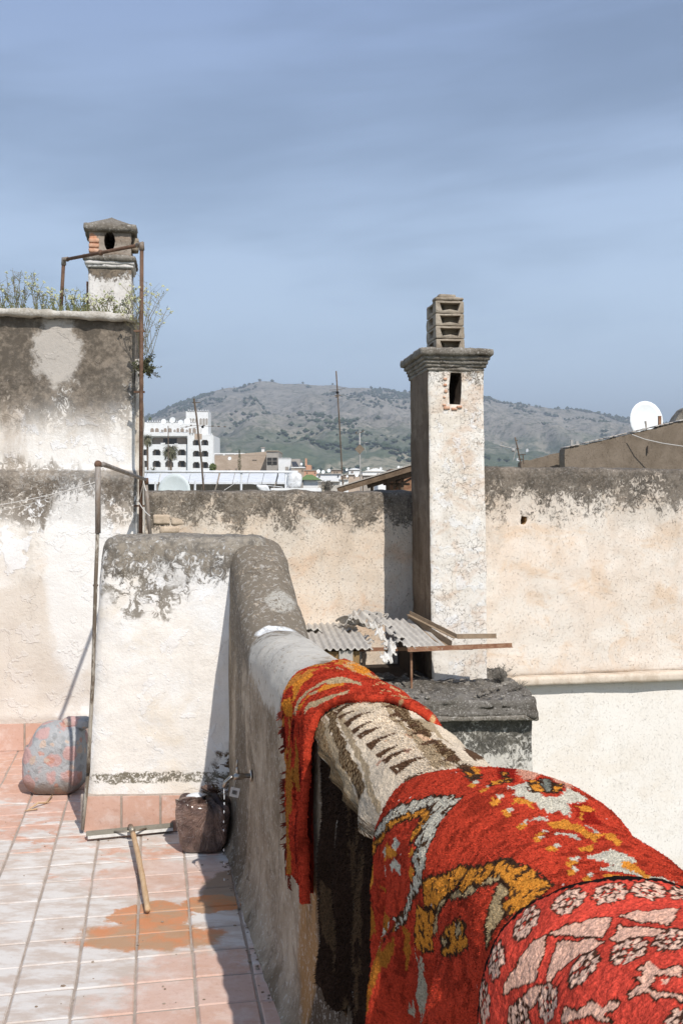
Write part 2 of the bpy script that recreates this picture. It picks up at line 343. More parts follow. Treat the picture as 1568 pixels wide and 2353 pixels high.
M['rustbar'] = simple('rusted_angle_bar', (.22, .10, .055), (.33, .20, .12), 14, .8)
M['greypipe'] = simple('grey_painted_pipe', (.30, .265, .23), (.20, .15, .11), 15, .6, stretch=(1, 1, .3))
M['oldpipe'] = simple('worn_pipe', (.13, .10, .07), (.36, .32, .26), 22, .7, stretch=(1, 1, .25), lo=.45, hi=.55)
M['chrome'] = simple('dull_chrome', (.45, .42, .38), (.30, .27, .23), 30, .3, 1.0, 0)
M['sheet'] = simple('fibre_cement_sheet', (.50, .46, .40), (.38, .345, .30), 9, .9, bump=.003)
M['ledge'] = simple('dusty_ledge', (.66, .56, .45), (.52, .42, .32), 6, .95, bump=.01)
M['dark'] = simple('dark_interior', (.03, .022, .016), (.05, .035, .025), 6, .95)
M['ochrewall'] = simple('ochre_plaster', (.30, .19, .08), (.24, .14, .06), 6)
M['brick'] = simple('old_brick', (.50, .25, .15), (.60, .38, .26), 20, .9, bump=.006)
M['white_paint'] = simple('white_render', (.80, .79, .77), (.72, .71, .68), 1.5, .9, bump=0)
M['white_metal'] = simple('white_painted_metal', (.74, .74, .73), (.62, .62, .61), 3, .6, bump=0)
M['dish'] = simple('white_dish', (.80, .81, .79), (.74, .75, .73), 2, .45, bump=0)
M['dish_pale'] = simple('pale_green_dish', (.60, .64, .62), (.55, .59, .57), 2, .5, bump=0)
M['brown_wall'] = simple('tan_render', (.47, .37, .285), (.39, .30, .225), .5, .9, bump=0, stretch=(1, 1, 2))
M['shade_wall'] = simple('brown_gallery_wall', (.33, .27, .22), (.27, .22, .18), 1, .9, bump=0)
M['grey_wall'] = simple('grey_block_wall', (.38, .34, .30), (.32, .29, .25), .8, .9, bump=0)
M['glass'] = simple('dark_window_glass', (.035, .033, .03), (.06, .055, .05), 1, .25, bump=0)
M['green_roof'] = simple('green_glazed_tiles', (.13, .20, .06), (.19, .25, .09), 6, .6, bump=.03, stretch=(3, 3, 1))
M['wood'] = simple('weathered_timber', (.12, .08, .05), (.20, .14, .09), 10, .85, stretch=(1, 1, 1))
M['handle'] = simple('pale_wooden_handle', (.50, .32, .17), (.58, .40, .24), 12, .6, stretch=(6, 1, 1))
M['rubber'] = simple('grey_green_squeegee_bar', (.165, .145, .11), (.20, .18, .14), 9, .6)
M['bracket'] = simple('dull_bracket', (.34, .30, .24), (.24, .20, .15), 12, .45, .6)
M['wire'] = material('pale_cord', (.62, .58, .52), .8)[0]
M['blackplastic'] = material('black_plastic', (.015, .015, .015), .4)[0]
# ------------------------------------------------------------ setting: ground, mountain
tag(link('city_ground', mesh('city_ground', [(-9000, -300, -9), (9000, -300, -9), (9000, 12000, -9), (-9000, 12000, -9)], [(0, 1, 2, 3)],
    simple('dry_ground', (.30, .26, .20), (.18, .20, .12), .01, bump=0))), kind='structure')
prof = [(-1500, 1085), (-600, 1060), (0, 1035), (200, 1000), (300, 968), (345, 957), (372, 945), (420, 926), (470, 910), (530, 894), (560, 888), (590, 881), (620, 882), (650, 886), (700, 886), (770, 889),
        (800, 894), (850, 897), (900, 903), (945, 909), (1030, 912), (1115, 917), (1160, 929), (1230, 938), (1300, 945), (1360, 951), (1420, 963), (1460, 970), (1568, 985), (2000, 1010), (3200, 1070)]
def mt_h(px, y):
    YR = 4800.0; top = (HZ - np.interp(px, [q[0] for q in prof], [q[1] for q in prof])) / F * YR + 10
    s = np.clip((y - 1300) / (YR - 1300), 0, 1); b = np.clip((y - YR) / 2600, 0, 1)
    X = (px - 784) / F * y
    g = 1 - np.abs(fbm(np.stack([X / 420 + y / 1500, y / 900, y * 0], 1), 5, .55))
    g2 = fbm(np.stack([X / 120, y / 160, y * 0 + 5], 1), 4, .55)
    n = (g - .75) * 120 * np.sin(np.pi * np.clip(s, 0, 1)) + g2 * 13 * np.clip(s * 3, 0, 1) * (1 - .6 * (s ** 6)) + fbm(np.stack([X / 60, y / 60, y * 0 + 9], 1), 3) * 3.5 * np.clip(s * 4, 0, 1)
    return -9 + (top + 9) * (s ** 1.18) * (1 - .5 * b * b) + n
pxs = np.linspace(-1500, 3200, 620); ys = np.concatenate([np.linspace(1200, 4950, 190), np.linspace(5000, 7400, 20)])
A, B = np.meshgrid(pxs, ys, indexing='ij'); H = mt_h(A.ravel(), B.ravel())
Vm = np.stack([(A.ravel() - 784) / F * B.ravel(), B.ravel(), H], 1)
i, j = np.meshgrid(np.arange(len(pxs) - 1), np.arange(len(ys) - 1), indexing='ij'); a = (i * len(ys) + j).ravel()
m, t, b = material('mountain_scrub', rough=1, spec=0); p = t.pos(); X, Y, Z = t.sep(p)
n1 = t.noise(p, .006, 7, .7, .5); n2 = t.noise(p, .035, 6, .75, .5); sp = t.noise(p, .055, 4, .85); pt = t.noise(p, .004, 4, .6, .4)
col = t.mix(t.step(n1, .40, .60), (.33, .295, .245), (.25, .225, .185)); col = t.mix(t.step(n2, .62, .5), (.43, .375, .30), col)
sc1 = t.step(t.m('ADD', t.m('MULTIPLY', sp, .6), t.m('MULTIPLY', n2, .4)), .485, .56); col = t.mix(t.m('MULTIPLY', sc1, .9), col, (.07, .08, .05))
low = t.step(t.m('ADD', Z, t.m('MULTIPLY', t.m('SUBTRACT', n1, .5), 420)), 225, 75)
grn = t.mix(t.step(n2, .40, .60), (.075, .10, .06), (.125, .145, .085)); grn = t.mix(t.step(pt, .56, .60), grn, (.30, .27, .19)); grn = t.mix(t.m('MULTIPLY', sc1, .6), grn, (.03, .055, .025))
t.put(b.inputs['Base Color'], t.mix(t.m('MULTIPLY', low, .92), col, grn))
tag(grid_obj('mountain', Vm, np.stack([a, a + len(ys), a + len(ys) + 1, a + 1], 1), m), kind='structure')
# scrub and woods on the slope
fol = simple('far_tree_foliage', (.035, .05, .026), (.06, .08, .04), .05, 1, bump=0, spec=0)
K = 15000; px = rng.uniform(150, 1750, K); yy = np.where(rng.random(K) < .12, rng.uniform(4550, 4800, K), 1500 + 3250 * rng.random(K) ** .75)
dens = fbm(np.stack([(px - 784) / F * yy / 260, yy / 330, yy * 0], 1), 3) + fbm(np.stack([(px - 784) / F * yy / 60, yy / 60, yy * 0 + 3], 1), 2) * .5
keep = dens > np.where(yy > 4550, -.1, .30); px, yy = px[keep], yy[keep]; hh = mt_h(px, yy)
tv = np.array([(0, 0, 1), (1, 0, .25), (.3, .95, .35), (-.8, .6, .2), (-.8, -.6, .3), (.3, -.95, .2), (0, 0, -.6)]); tf = [(0, 1, 2), (0, 2, 3), (0, 3, 4), (0, 4, 5), (0, 5, 1), (6, 2, 1), (6, 3, 2), (6, 4, 3), (6, 5, 4), (6, 1, 5)]
n = len(px); s = rng.uniform(3.5, 9, n) * np.where(yy > 4550, 1.15, 1.0); jit = rng.uniform(.65, 1.35, (n, 7, 3))
TV = tv[None] * jit * s[:, None, None] + np.stack([(px - 784) / F * yy, yy, hh + s * .4], 1)[:, None, :]
TF = np.array(tf)[None] + (np.arange(n) * 7)[:, None, None]
me = grid_obj('hillside_scrub', TV.reshape(-1, 3), TF.reshape(-1, 3), fol, sm=False)
tag(me, 'dark scrub and scattered pines dotting the mountain slope and its ridge', 'scrub', kind='stuff')

# ------------------------------------------------------------ terrace floor with its terracotta tiles
mbf = MB(); pl_ = [(-3.6, -2.2), (1.2, -2.2), (-.2335 * 5.2 + .72, 5.2), (-.6, 5.25), (-1.25, 5.4), (-1.3, 7.3), (-3.6, 7.3)]; n_ = len(pl_)
mbf.add([(a, b, -.0045) for a, b in pl_] + [(a, b, -.22) for a, b in pl_], [tuple(range(n_)), tuple(range(n_, 2 * n_))[::-1]] + [(i, n_ + i, n_ + (i + 1) % n_, (i + 1) % n_) for i in range(n_)])
tf_ = tag(mbf.build('terrace_floor', M['grout']), kind='structure')
A0 = math.radians(10.65); ud = Vector((math.cos(A0), math.sin(A0), 0)); vd = Vector((-math.sin(A0), math.cos(A0), 0))
def tile_mesh(w, l, th, name, seed):
    r = random.Random(seed); V, Fc = [], []; c = .004
    for (s_, zz_) in ((0, -th), (0, -c), (c, 0)):
        V += [(-w / 2 + s_ + r.uniform(-.0012, .0012), -l / 2 + s_ + r.uniform(-.0012, .0012), zz_), (w / 2 - s_ + r.uniform(-.0012, .0012), -l / 2 + s_, zz_), (w / 2 - s_, l / 2 - s_ + r.uniform(-.0012, .0012), zz_), (-w / 2 + s_, l / 2 - s_, zz_)]
    for k in range(2): Fc += [(k * 4 + i, k * 4 + (i + 1) % 4, k * 4 + 4 + (i + 1) % 4, k * 4 + 4 + i) for i in range(4)]
    Fc += [(8, 9, 10, 11), (3, 2, 1, 0)]
    return mesh(name, V, Fc, M['tile'])
tmeshes = [tile_mesh(.1885, .182, .012, 'tile', s) for s in range(8)]
far_t = MB()
for iu in range(-19, 8):
    for iv in range(-13, 22):
        u0 = -.061 + .197 * iu + .0985 + random.uniform(-.0015, .0015); v0 = 3.224 + .19 * iv + .095 + .006 * math.sin(iu * 2.1) 
        c = ud * u0 + vd * v0
        if c.x < -3.5 or c.y > 6.75 or c.y < -2 or c.x > -.2335 * c.y + .68 or (c.y > 4.95 and c.x > -1.25): continue
        vis = c.y > 2.7 and c.x > XX(-70, c.y) and not (c.y > 4.9 and c.x > -1.2) and c.x < -.2335 * c.y + .60 and c.y < 6.5
        z0 = random.uniform(-.0018, .0012)
        if vis:
            o = link('tile', random.choice(tmeshes), tf_, (c.x, c.y, z0)); o.rotation_euler = (random.uniform(-.006, .006), random.uniform(-.006, .006), A0 + random.uniform(-.006, .006) + random.choice((0, math.pi)))
        else:
            far_t.box((-.094, -.091, -.012), (.094, .091, 0), Matrix.Translation((c.x, c.y, z0)) @ Matrix.Rotation(A0, 4, 'Z'))
tag(far_t.build('tiling', M['tile'], tf_), kind='stuff')

# ------------------------------------------------------------ tall wall on the left
RZL = math.radians(5); OL = Vector((-1.345, 6.42, 0))
def warp_l(V):
    z = V[:, 2]; V[:, 1] += np.clip((z - 1.77 - .01 * vn(V * 5)) / .02, 0, 1) * .06 - .012 * np.exp(-((z - 1.74) / .03) ** 2)
    V[:, 1] -= .02 * np.exp(-((z - .19) / .06) ** 2) * (z > .17)
    V[:, 2] += .05 * np.clip(-V[:, 0] / 1.5, 0, 1) * (z > 2.6); V[:, 0] += (z < 1.8) * .018 - .0
    return V
V, Fc = rbox((-4.2, 0, -.25), (0, .48, 2.78), .05, .035, .012, 2.5, warp_l, 1, .006, 14)
wall_l = grid_obj('roof_wall', V, Fc, M['wall_left'], None, OL, RZL)
tag(wall_l, 'tall stained roof wall at the left with weeds along its top', 'wall')
cp = rbox((-4.25, -.008, 2.755), (.006, .50, 2.80), .010, .018, .010, 16, lambda V: V + np.stack([V[:, 0] * 0, V[:, 0] * 0, .05 * np.clip(-V[:, 0] / 1.5, 0, 1)], 1), 3)
grid_obj('coping', *cp, simple('lime_coping', (.56, .52, .46), (.36, .32, .26), 9, .95, bump=.012), wall_l)
for k in range(14):
    w = .183; x0 = -.275 - k * .197
    o = MB().box((x0, -.016, .002), (x0 + w, 0.02, .172)).build('skirting_tile', M['skirt'], wall_l); o.location.y = random.uniform(-.002, .002)
grid_obj('skirting_bed', *rbox((-4.2, -.009, -.1), (0, .02, .185), .008, .04, .003, 8), M['grout'], wall_l)
# weathered timber corner post left standing at the wall's end
V, Fc = rbox((.0, .10, .3), (.055, .2, 2.52), .012, .02, .010, 9, None, 5)
tag(grid_obj('corner_post', V, Fc, plaster('flaking_post', (.66, .61, .53), (.50, .42, .33), (.26, .15, .08), streak=.8, dirt=.7, peel=.5), None, OL, RZL), 'narrow flaking whitewashed post at the free end of the tall wall', 'post')

# pier wall with rounded top in front, turned slightly
RZP = math.radians(2.0); OP = Vector((-1.263, 4.84, 0)); LP = .90
def warp_p(V):
    z = np.clip(V[:, 2] / 1.37, 0, 1.05); V[:, 0] += (1 - V[:, 0] / LP) * .092 * z
    top = V[:, 2] > 1.22
    V[:, 1] += .012 * z; return V
V, Fc = rbox((0, 0, -.1), (LP, .40, 1.425), .062, .022, .010, 4, warp_p, 2, .005, 22)
pier = grid_obj('pier_wall', V, Fc, M['pier'], None, OP, RZP); tag(pier, 'whitewashed free-standing pier wall with dark lichen along its rounded top', 'wall')
for k in range(4):
    x0 = .014 + k * .188
    MB().box((x0 + (.004 if k == 0 else 0), -.016, .001), (x0 + .176, .02, .172)).build('skirting_tile', M['skirt'], pier)
grid_obj('skirting_bed', *rbox((-.004, -.008, -.05), (LP, .02, .182), .007, .03, .003, 8), M['grout'], pier)

# ------------------------------------------------------------ parapet: the long wall that runs from the camera to the pier
NQ = Vector((1, .2335, 0)).normalized(); TH = .295
def pw(d, q, z): return Vector((-.2335 * d + .59, d, 0)) + NQ * q + Vector((0, 0, z))
def crown(d):
    s = np.clip((d - 4.27) / .66, 0, 1); s = s * s * (3 - 2 * s) * .35 + s * .65
    return 1.055 + .365 * s
def section(h, e=0.0, n=26, ra=.15):
    # outline from the left foot over the crown to far down on the right: list of (q, z)
    a = TH / 2 + e; r = ra + e; out = [(-e - .055 * math.exp(-z / .07), z) for z in (0.0, .02, .05, .09, .14, .22)] + [(-e, .22 + (h - ra - .22) * k / 16) for k in range(1, 16)]
    for k in range(n + 1):
        th = math.pi * (1 - k / n); c_, s_ = math.cos(th), math.sin(th)
        out.append((TH / 2 + a * math.copysign(abs(c_) ** .82, c_), h - ra + r * abs(s_) ** .82))
    return out + [(TH + e, h - ra - .15), (TH + e, h - ra - .5), (TH + e, 0), (TH + e, -3), (TH + e, -6)]
ds = np.concatenate([np.arange(-1.2, .8, .08), np.arange(.8, 5.16, .022)]); Vp = []
for d in ds:
    h = crown(d); rd = max(0, (d - 5.03) / .13)
    for q, z in section(h): Vp.append(pw(d, TH / 2 + (q - TH / 2) * (1 - .35 * rd ** 2), z - (.05 * rd ** 2 if z > h - .2 else 0)))
Vp = np.array([tuple(v) for v in Vp]); ns = len(section(1)); nd = len(ds)
dn = np.zeros_like(Vp); lat = (Vp[:, 0] + .2335 * Vp[:, 1] - .59 - .15) * 5; dn[:, 0] = np.clip(lat, -1, 1); dn[:, 2] = np.sqrt(np.clip(1 - dn[:, 0] ** 2, 0, 1)) * (Vp[:, 2] > .8)
amp = .010 * fbm(Vp * 3.2, 3) + .006 * np.maximum(0, fbm(Vp * 16, 2)) + .014 * np.clip(fbm(Vp * 1.1 + 4, 2), -.6, 1)
Vp += dn * amp[:, None]
i, j = np.meshgrid(np.arange(nd - 1), np.arange(ns - 1), indexing='ij'); a = (i * ns + j).ravel(); Fp = np.stack([a, a + ns, a + ns + 1, a + 1], 1)
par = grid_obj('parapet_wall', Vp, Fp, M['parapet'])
bm = bmesh.new(); bm.from_mesh(par.data); bmesh.ops.holes_fill(bm, edges=[e for e in bm.edges if e.is_boundary and min(v.co.y for v in e.verts) > 5.0], sides=0); bm.to_mesh(par.data); bm.free(); smooth(par.data)
tag(par, 'round-topped parapet wall carrying the rugs, running from the camera to the pier', 'wall')

# ------------------------------------------------------------ back walls, chimney in front of them
RZB = math.radians(10.5); OB = Vector((.70, 9.97, 0))
V, Fc = rbox((-4.3, 0, -4), (.22, .40, 1.655), .05, .05, .016, 2, None, 6, .014, 9)
bl = grid_obj('back_wall', V, Fc, M['back_left'], None, OB, RZB); tag(bl, 'ochre-stained back wall left of the big chimney, mossy along its top', 'wall')
# loose cap stones breaking out of the render by the rail
for k, (x_, y_, w_, h_) in enumerate(((352, 1193, 38, 22), (394, 1196, 30, 20), (368, 1217, 44, 16))):
    p0 = P(x_ + w_ / 2, y_, 8.92 + .1855 * XX(x_, 9.0) * .0); d = OB.y + math.tan(RZB) * (XX(x_, 9.2) - OB.x) - .004
    V, Fc = rbox((-w_ / 2 / F * d, -.001, -h_ / F * d / 2), (w_ / 2 / F * d, .05, h_ / F * d / 2), .012, .02, .006, 16, None, k)
    grid_obj('stone', V, Fc, simple('bare_stone_%d' % k, (.60, .48, .36), (.46, .36, .26), 14, .95, bump=.01), bl, Matrix.Rotation(-RZB, 4, 'Z') @ (P(x_ + w_ / 2, y_, d) - OB))
V, Fc = rbox((.25, -.02, -.24), (6.5, .42, 1.90), .05, .05, .016, 2, None, 8, .012, 9)
br = grid_obj('rendered_wall', V, Fc, M['back_right'], None, OB, RZB)
hc = P(1204, 1196, 10.15); hl = Matrix.Rotation(-RZB, 4, 'Z') @ (hc - OB)
poly = [(hl.x + r_ * math.cos(a_) * .040, hl.z + r_ * math.sin(a_) * .052) for a_, r_ in ((0, .8), (.8, 1.1), (1.5, .8), (2.2, 1.1), (3.0, .9), (3.8, 1.1), (4.6, .8), (5.4, .7))]
cut(br, [MB().prism(poly, -.3, .18)], M['ochrewall']); smooth(br.data)
tag(br, 'pink-cream rendered wall right of the big chimney with a small hole in it', 'wall')
V, Fc = rbox((.25, -.13, -.315), (6.5, .1, -.225), .018, .03, .007, 4, lambda V: V + np.stack([V[:, 0] * 0, V[:, 0] * 0, V[:, 0] * 0], 1), 9)
grid_obj('ledge', V, Fc, M['ledge'], br)
V, Fc = rbox((.25, -.012, -6), (6.5, .40, -.27), .02, .10, .010, 1.5, None, 10)
lw = grid_obj('lower_wall', V, Fc, M['lower_right'], None, OB, RZB)
hc = P(1566, 1965, 10.35); hl = Matrix.Rotation(-RZB, 4, 'Z') @ (hc - OB)
poly = [(hl.x + a_, hl.z + b_) for a_, b_ in ((-.05, .02), (-.02, .07), (.06, .09), (.12, .04), (.10, -.07), (.0, -.09), (-.05, -.06))]
cut(lw, [MB().prism(poly, -.3, .3)], M['dark']); smooth(lw.data)
tag(lw, 'smooth pale wall below the ledge with a broken hole at the frame edge', 'wall')

# big chimney
RZC = math.radians(7.0); OC = Vector((XX(991, 9.1), 9.1, 0)); WC = .525; DC = .86; ZT = ZZ(838, 9.1)
def lean(V): V = V.copy(); V[:, 0] -= .0135 * (V[:, 2] + .1); return V
V, Fc = rbox((0, 0, -.12), (WC, DC, ZT), .014, .03, .007, 5, lean, 11, .005, 24)
chim = empty('chimney', OC, RZC, 'tall flaking plaster chimney with block vent on top, against the back wall', 'chimney')
sh = grid_obj('shaft', V, Fc, M['shaft'], chim); sh.data.materials.append(M['shade_side'])
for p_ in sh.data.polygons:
    if p_.normal.x < -.7: p_.material_index = 1  # left face gets the plaster with shade painted in
xa, xb, za, zb = (XX(1031.5, 9.1) - OC.x) , (XX(1060, 9.1) - OC.x), ZZ(928, 9.1), ZZ(856, 9.1)
xa += .004; poly = [(xa, za), (xb - .01, za - .004), (xb, za + .1), (xb + .004, zb - .06), (xb - .003, zb), (xa + .01, zb + .004), (xa + .003, zb - .05), (xa - .006, (za + zb) / 2)]
cut(sh, [MB().prism(poly, -.2, .30)], M['dark']); smooth(sh.data)
for (bx, bz, bw, bh) in ((1022, 937, 15, 7.5), (1040, 939, 14, 6.5), (1053, 934, 12, 5.5), (1019, 930, 9, 5), (1022, 884, 8, 5.5), (1022, 870, 9, 5.5), (1024, 898, 7, 8), (1021, 912, 6, 5)):
    s_ = 9.1 / F; x0 = XX(bx, 9.1) - OC.x + .02; z0 = ZZ(bz, 9.1); V, Fc = rbox((x0, -.010, z0 - bh * s_ / 2), (x0 + bw * s_, .05, z0 + bh * s_ / 2), .004, .012, .003, 30, lean, bx)
    grid_obj('brick', V, Fc, M['brick'], sh)
def cornice(z0, steps, lo, hi, mat, parent, nm='cornice', warp=None, seed=0):
    # steps: (bottom, top, overhang) slabs stacked, each a part
    for k, (a_, b_, ov) in enumerate(steps):
        V, Fc = rbox((lo[0] - ov, lo[1] - ov, z0 + a_), (hi[0] + ov, hi[1] + ov, z0 + b_), min(.016, (b_ - a_) * .3), .022, .006, 10, warp, seed + k, .006, 26)
        grid_obj(nm, V, Fc, mat, parent)
zc = ZT; cm = M['mossy']
cornice(zc, [(-.055, -.022, .010), (-.020, .012, .022), (.010, .045, .034), (.043, .085, .052)], (0, 0), (WC, DC), cm, chim, 'moulding', lean, 3)
cornice(zc, [(.083, .150, .082)], (0, 0), (WC, DC), cm, chim, 'cap_slab', lean, 9)
ztop = zc + .150
# block vent: four louvred blocks, hollow
vx0 = XX(1000, 9.25) - OC.x + .058; vw = .272; vd_ = .42; vy0 = .12; uh = .117
def vent_block(z0, seed, name='vent_block'):
    e = rbox((vx0, vy0, z0 + .001), (vx0 + vw, vy0 + vd_, z0 + uh - .002), .010, .016, .004, 14, lean, seed, .004, 30)
    o = grid_obj(name, *e, M['concrete'], chim)
    cx = vx0 + vw / 2; pr = [(cx - .075, z0 + .022), (cx - .04, z0 + .028), (cx, z0 + .036), (cx + .04, z0 + .028), (cx + .075, z0 + .022), (cx + .098, z0 + uh - .022), (cx - .098, z0 + uh - .022)]
    pr = [(a_ - .0135 * (z0 + .1), b_) for a_, b_ in pr]
    side = [(q_[0] - cx + vy0 + vd_ / 2 + .04, q_[1]) for q_ in pr]
    mb = MB(); mb.prism(pr, vy0 - .05, vy0 + .13)
    mb2 = MB(); V2 = [(vx0 - .10, a_, b_) for a_, b_ in side] + [(vx0 + .07, a_, b_) for a_, b_ in side]; n = len(side)
    mb2.add(V2, [tuple(range(n))[::-1], tuple(range(n, 2 * n))] + [(i, (i + 1) % n, n + (i + 1) % n, n + i) for i in range(n)])
    cut(o, [mb, mb2], M['concrete']); smooth(o.data, False)
for k in range(4): vent_block(ztop + k * uh - .002, 20 + k)
V, Fc = rbox((vx0 - .002, vy0 + .0, ztop + 4 * uh), (vx0 + vw + .002, vy0 + .12, ztop + 4 * uh + .032), .014, .014, .008, 16, lean, 31); grid_obj('vent_top', V, Fc, M['concrete'], chim)
V, Fc = rbox((vx0 + .03, vy0 + .01, ztop + 4 * uh + .02), (vx0 + vw - .07, vy0 + .3, ztop + 4 * uh + .062), .018, .014, .006, 16, lean, 33); grid_obj('vent_top', V, Fc, M['concrete'], chim)

# mossy ledge roof and the low block below it
p0 = P(1232, 1601, 8.35); LB = empty('low_block', (p0.x, p0.y, 0), math.radians(4), 'low outbuilding under a crumbling mossy roof edge at the foot of the chimney', 'outbuilding')
V, Fc = rbox((-1.9, 0, -.235), (.0, 1.35, -.075), .035, .018, .012, 5, lambda V: V + np.stack([V[:, 0] * 0, -.03 * (V[:, 2] < -.19), V[:, 0] * 0 + .03 * fbm(V * 3, 2) * (V[:, 2] > -.15) + .018 * np.maximum(0, fbm(V * np.array([9, 9, 30]), 3))], 1), 14, .036, 11)
grid_obj('roof_edge', V, Fc, M['mossy_dark'], LB)
V, Fc = rbox((-1.9, -.035, -.262), (.012, .3, -.215), .012, .018, .008, 9, None, 15, .01, 20); grid_obj('drip_course', V, Fc, M['mossy'], LB)
V, Fc = rbox((-1.9, .07, -5), (-.012, 1.3, -.24), .02, .04, .012, 3, None, 16); grid_obj('wall', V, Fc, M['lowbox'], LB)
rr = random.Random(3)
rub = MB()
for k in range(150):
    x_ = rr.uniform(-1.3, -.03); y_ = rr.uniform(.0, .75); s_ = rr.uniform(.006, .024) * (1.4 if y_ > .5 else 1)
    rub.ball((x_, y_, -.07 + s_ * .3), s_, 5, 4, (rr.uniform(.8, 1.6), rr.uniform(.8, 1.5), rr.uniform(.5, .9)))
tag(rub.build('rubble', M['mossy'], LB), kind='stuff')
# ------------------------------------------------------------ shed with a broken corrugated roof
def shed_pt(px, yy_): pass
shed = empty('shed', (XX(700, 8.6), 8.55, 0), math.radians(6), 'small dark shed beside the chimney, open under its broken corrugated roof', 'shed')
def corr(name, x0, x1, y0, y1, z0, z1, parent, amp=.011, pitch=.062, hole=None, mat=None, edge=0, curl=None):
    # corrugated sheet: waves along x, from (y0,z0) at the eave to (y1,z1) at the back
    nx = int((x1 - x0) / pitch * 8); ny = 26; V = []; keep = {}; Fc = []
    for i in range(nx + 1):
        for j in range(ny + 1):
            x_ = x0 + (x1 - x0) * i / nx; k = j / ny; y_ = y0 + (y1 - y0) * k; z_ = z0 + (z1 - z0) * k + amp * math.cos(2 * math.pi * x_ / pitch)
            if edge and j == 0: y_ += random.uniform(-edge, edge)
            if curl: x_, y_, z_ = curl(x_, y_, z_, i / nx, k)
            V.append((x_, y_, z_))
    n = len(V)
    for i in range(nx):
        for j in range(ny):
            cx = x0 + (x1 - x0) * (i + .5) / nx; cy = (j + .5) / ny
            if hole and hole(cx, cy): continue
            Fc.append((i * (ny + 1) + j, (i + 1) * (ny + 1) + j, (i + 1) * (ny + 1) + j + 1, i * (ny + 1) + j + 1))
    o = link(name, mesh(name, V, Fc, mat or M['sheet'], True), parent)
    md = o.modifiers.new('s', 'SOLIDIFY'); md.thickness = .006
    return o
# local x: 0 at px 700, chimney's front-left corner is at about x = 1.09
zE, zB = ZZ(1490, 8.6), ZZ(1440, 9.5)
nz = lambda x_, y_: float(vn(np.array([[x_ * 11, y_ * 6, 1.0]]))[0])
corr('roof_sheet', -.5, .74, 0, 1.35, zE, zB, shed, hole=lambda x_, k: (x_ > .60 + .10 * k + .10 * nz(x_, k * 3) - (.16 if k > .42 else 0) * min(1, (k - .42) * 6)) or (abs(x_ - .17 + .3 * (k - .5)) < .08 and abs(k - .62 + .08 * nz(x_ * 2, 0)) < .05), edge=.012)
tb = corr('roof_sheet', .84, 1.24, -.02, .62, zE - .01, ZZ(1436, 9.0) + .01, shed, hole=lambda x_, k: x_ < .85 + .10 * nz(x_, k * 4), edge=.01, curl=lambda x, y, z, a, k: (x - .16 * k, y, z + .03 * (1 - a)))
corr('torn_sheet', .60, .82, -.06, .42, zE - .10, zE + .14, shed, amp=.014, pitch=.055, hole=lambda x_, k: (abs(x_ - .70 - .10 * math.sin(k * 4)) > .055 + .05 * nz(x_ * 2, k * 5)) or (nz(x_ * 3, k * 9 + 2) > .55), edge=.015, curl=lambda x, y, z, a, k: (x - .02 * math.sin(6 * k), y, z + .03 * math.sin(7 * k) + .02 * math.sin(9 * a)), mat=simple('torn_pale_sheet', (.66, .63, .58), (.46, .42, .36), 12))
corr('curled_sheet', .42, .80, .72, 1.05, zE + .12, zE + .13, shed, amp=.012, pitch=.05, hole=lambda x_, k: nz(x_ * 2, k * 3 + 6) > .5, curl=lambda x, y, z, a, k: (x + .05 * math.sin(5 * k), y, z + .055 * math.sin(3.3 * a * 2 + 4 * k) + .03 * k), mat=M['sheet'])
MB().box((-.5, .05, -.075), (.48, .11, zE - .03)).build('side_wall', M['ochrewall'], shed)
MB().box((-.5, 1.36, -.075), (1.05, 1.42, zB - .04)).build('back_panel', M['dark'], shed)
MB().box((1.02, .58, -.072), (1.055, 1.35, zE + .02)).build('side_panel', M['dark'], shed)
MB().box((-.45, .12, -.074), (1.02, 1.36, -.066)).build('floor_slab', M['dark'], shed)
MB().box((.30, .028, zE - .18), (.42, .036, zE - .02)).build('rag', M['sheet'], shed)
MB().box((.50, .02, -.07), (.53, .05, zE - .04)).build('door_post', M['dark'], shed)
MB().tube([(.935, .04, -.07), (.93, .03, zE - .03)], .011, 6).build('prop', M['rustbar'], shed)
MB().box((-.5, .12, zE - .045), (1.5, .15, zE - .014)).build('batten', M['rustbar'], shed)
# rusty angle irons that hold the broken gutter
def angle_iron(label, pts, w=.035, mat=M['rustbar']):
    mb = MB(); th = .005
    for a, b in zip(pts[:-1], pts[1:]):
        a = Vector(a); b = Vector(b); d = (b - a).normalized(); up = Vector((0, 0, 1)); s = d.cross(up).normalized(); u = s.cross(d)
        for (o1, o2, e1, e2) in ((0, 0, w, th), (0, 0, th, w)):
            V = []
            for q in (a, b):
                for (i_, j_) in ((0, 0), (1, 0), (1, 1), (0, 1)): V.append(q + s * (i_ * e1) + u * (j_ * e2))
            mb.add(V, [(0, 1, 2, 3), (7, 6, 5, 4), (0, 4, 5, 1), (1, 5, 6, 2), (2, 6, 7, 3), (3, 7, 4, 0)])
    return tag(mb.build('angle_iron', mat), label, 'metal bar', 'rusty irons jutting out beside the chimney')
gi = simple('dusty_iron', (.32, .24, .16), (.24, .17, .11), 10)
angle_iron('upper bent rusty angle iron jutting right beside the chimney foot', [P(940, 1412, 9.25), P(1048, 1466, 8.75), P(1139, 1465, 8.75)], .038, gi)
angle_iron('lower longer rusty angle iron jutting right beside the chimney foot', [P(935, 1496, 8.62), P(1175, 1486, 8.72)], .036)
MB_ = MB(); 
angle_iron('sloping dusty gutter iron leaning from the wall over the torn sheet', [P(936, 1425, 9.3), P(1036, 1487, 8.72)], .06, gi)
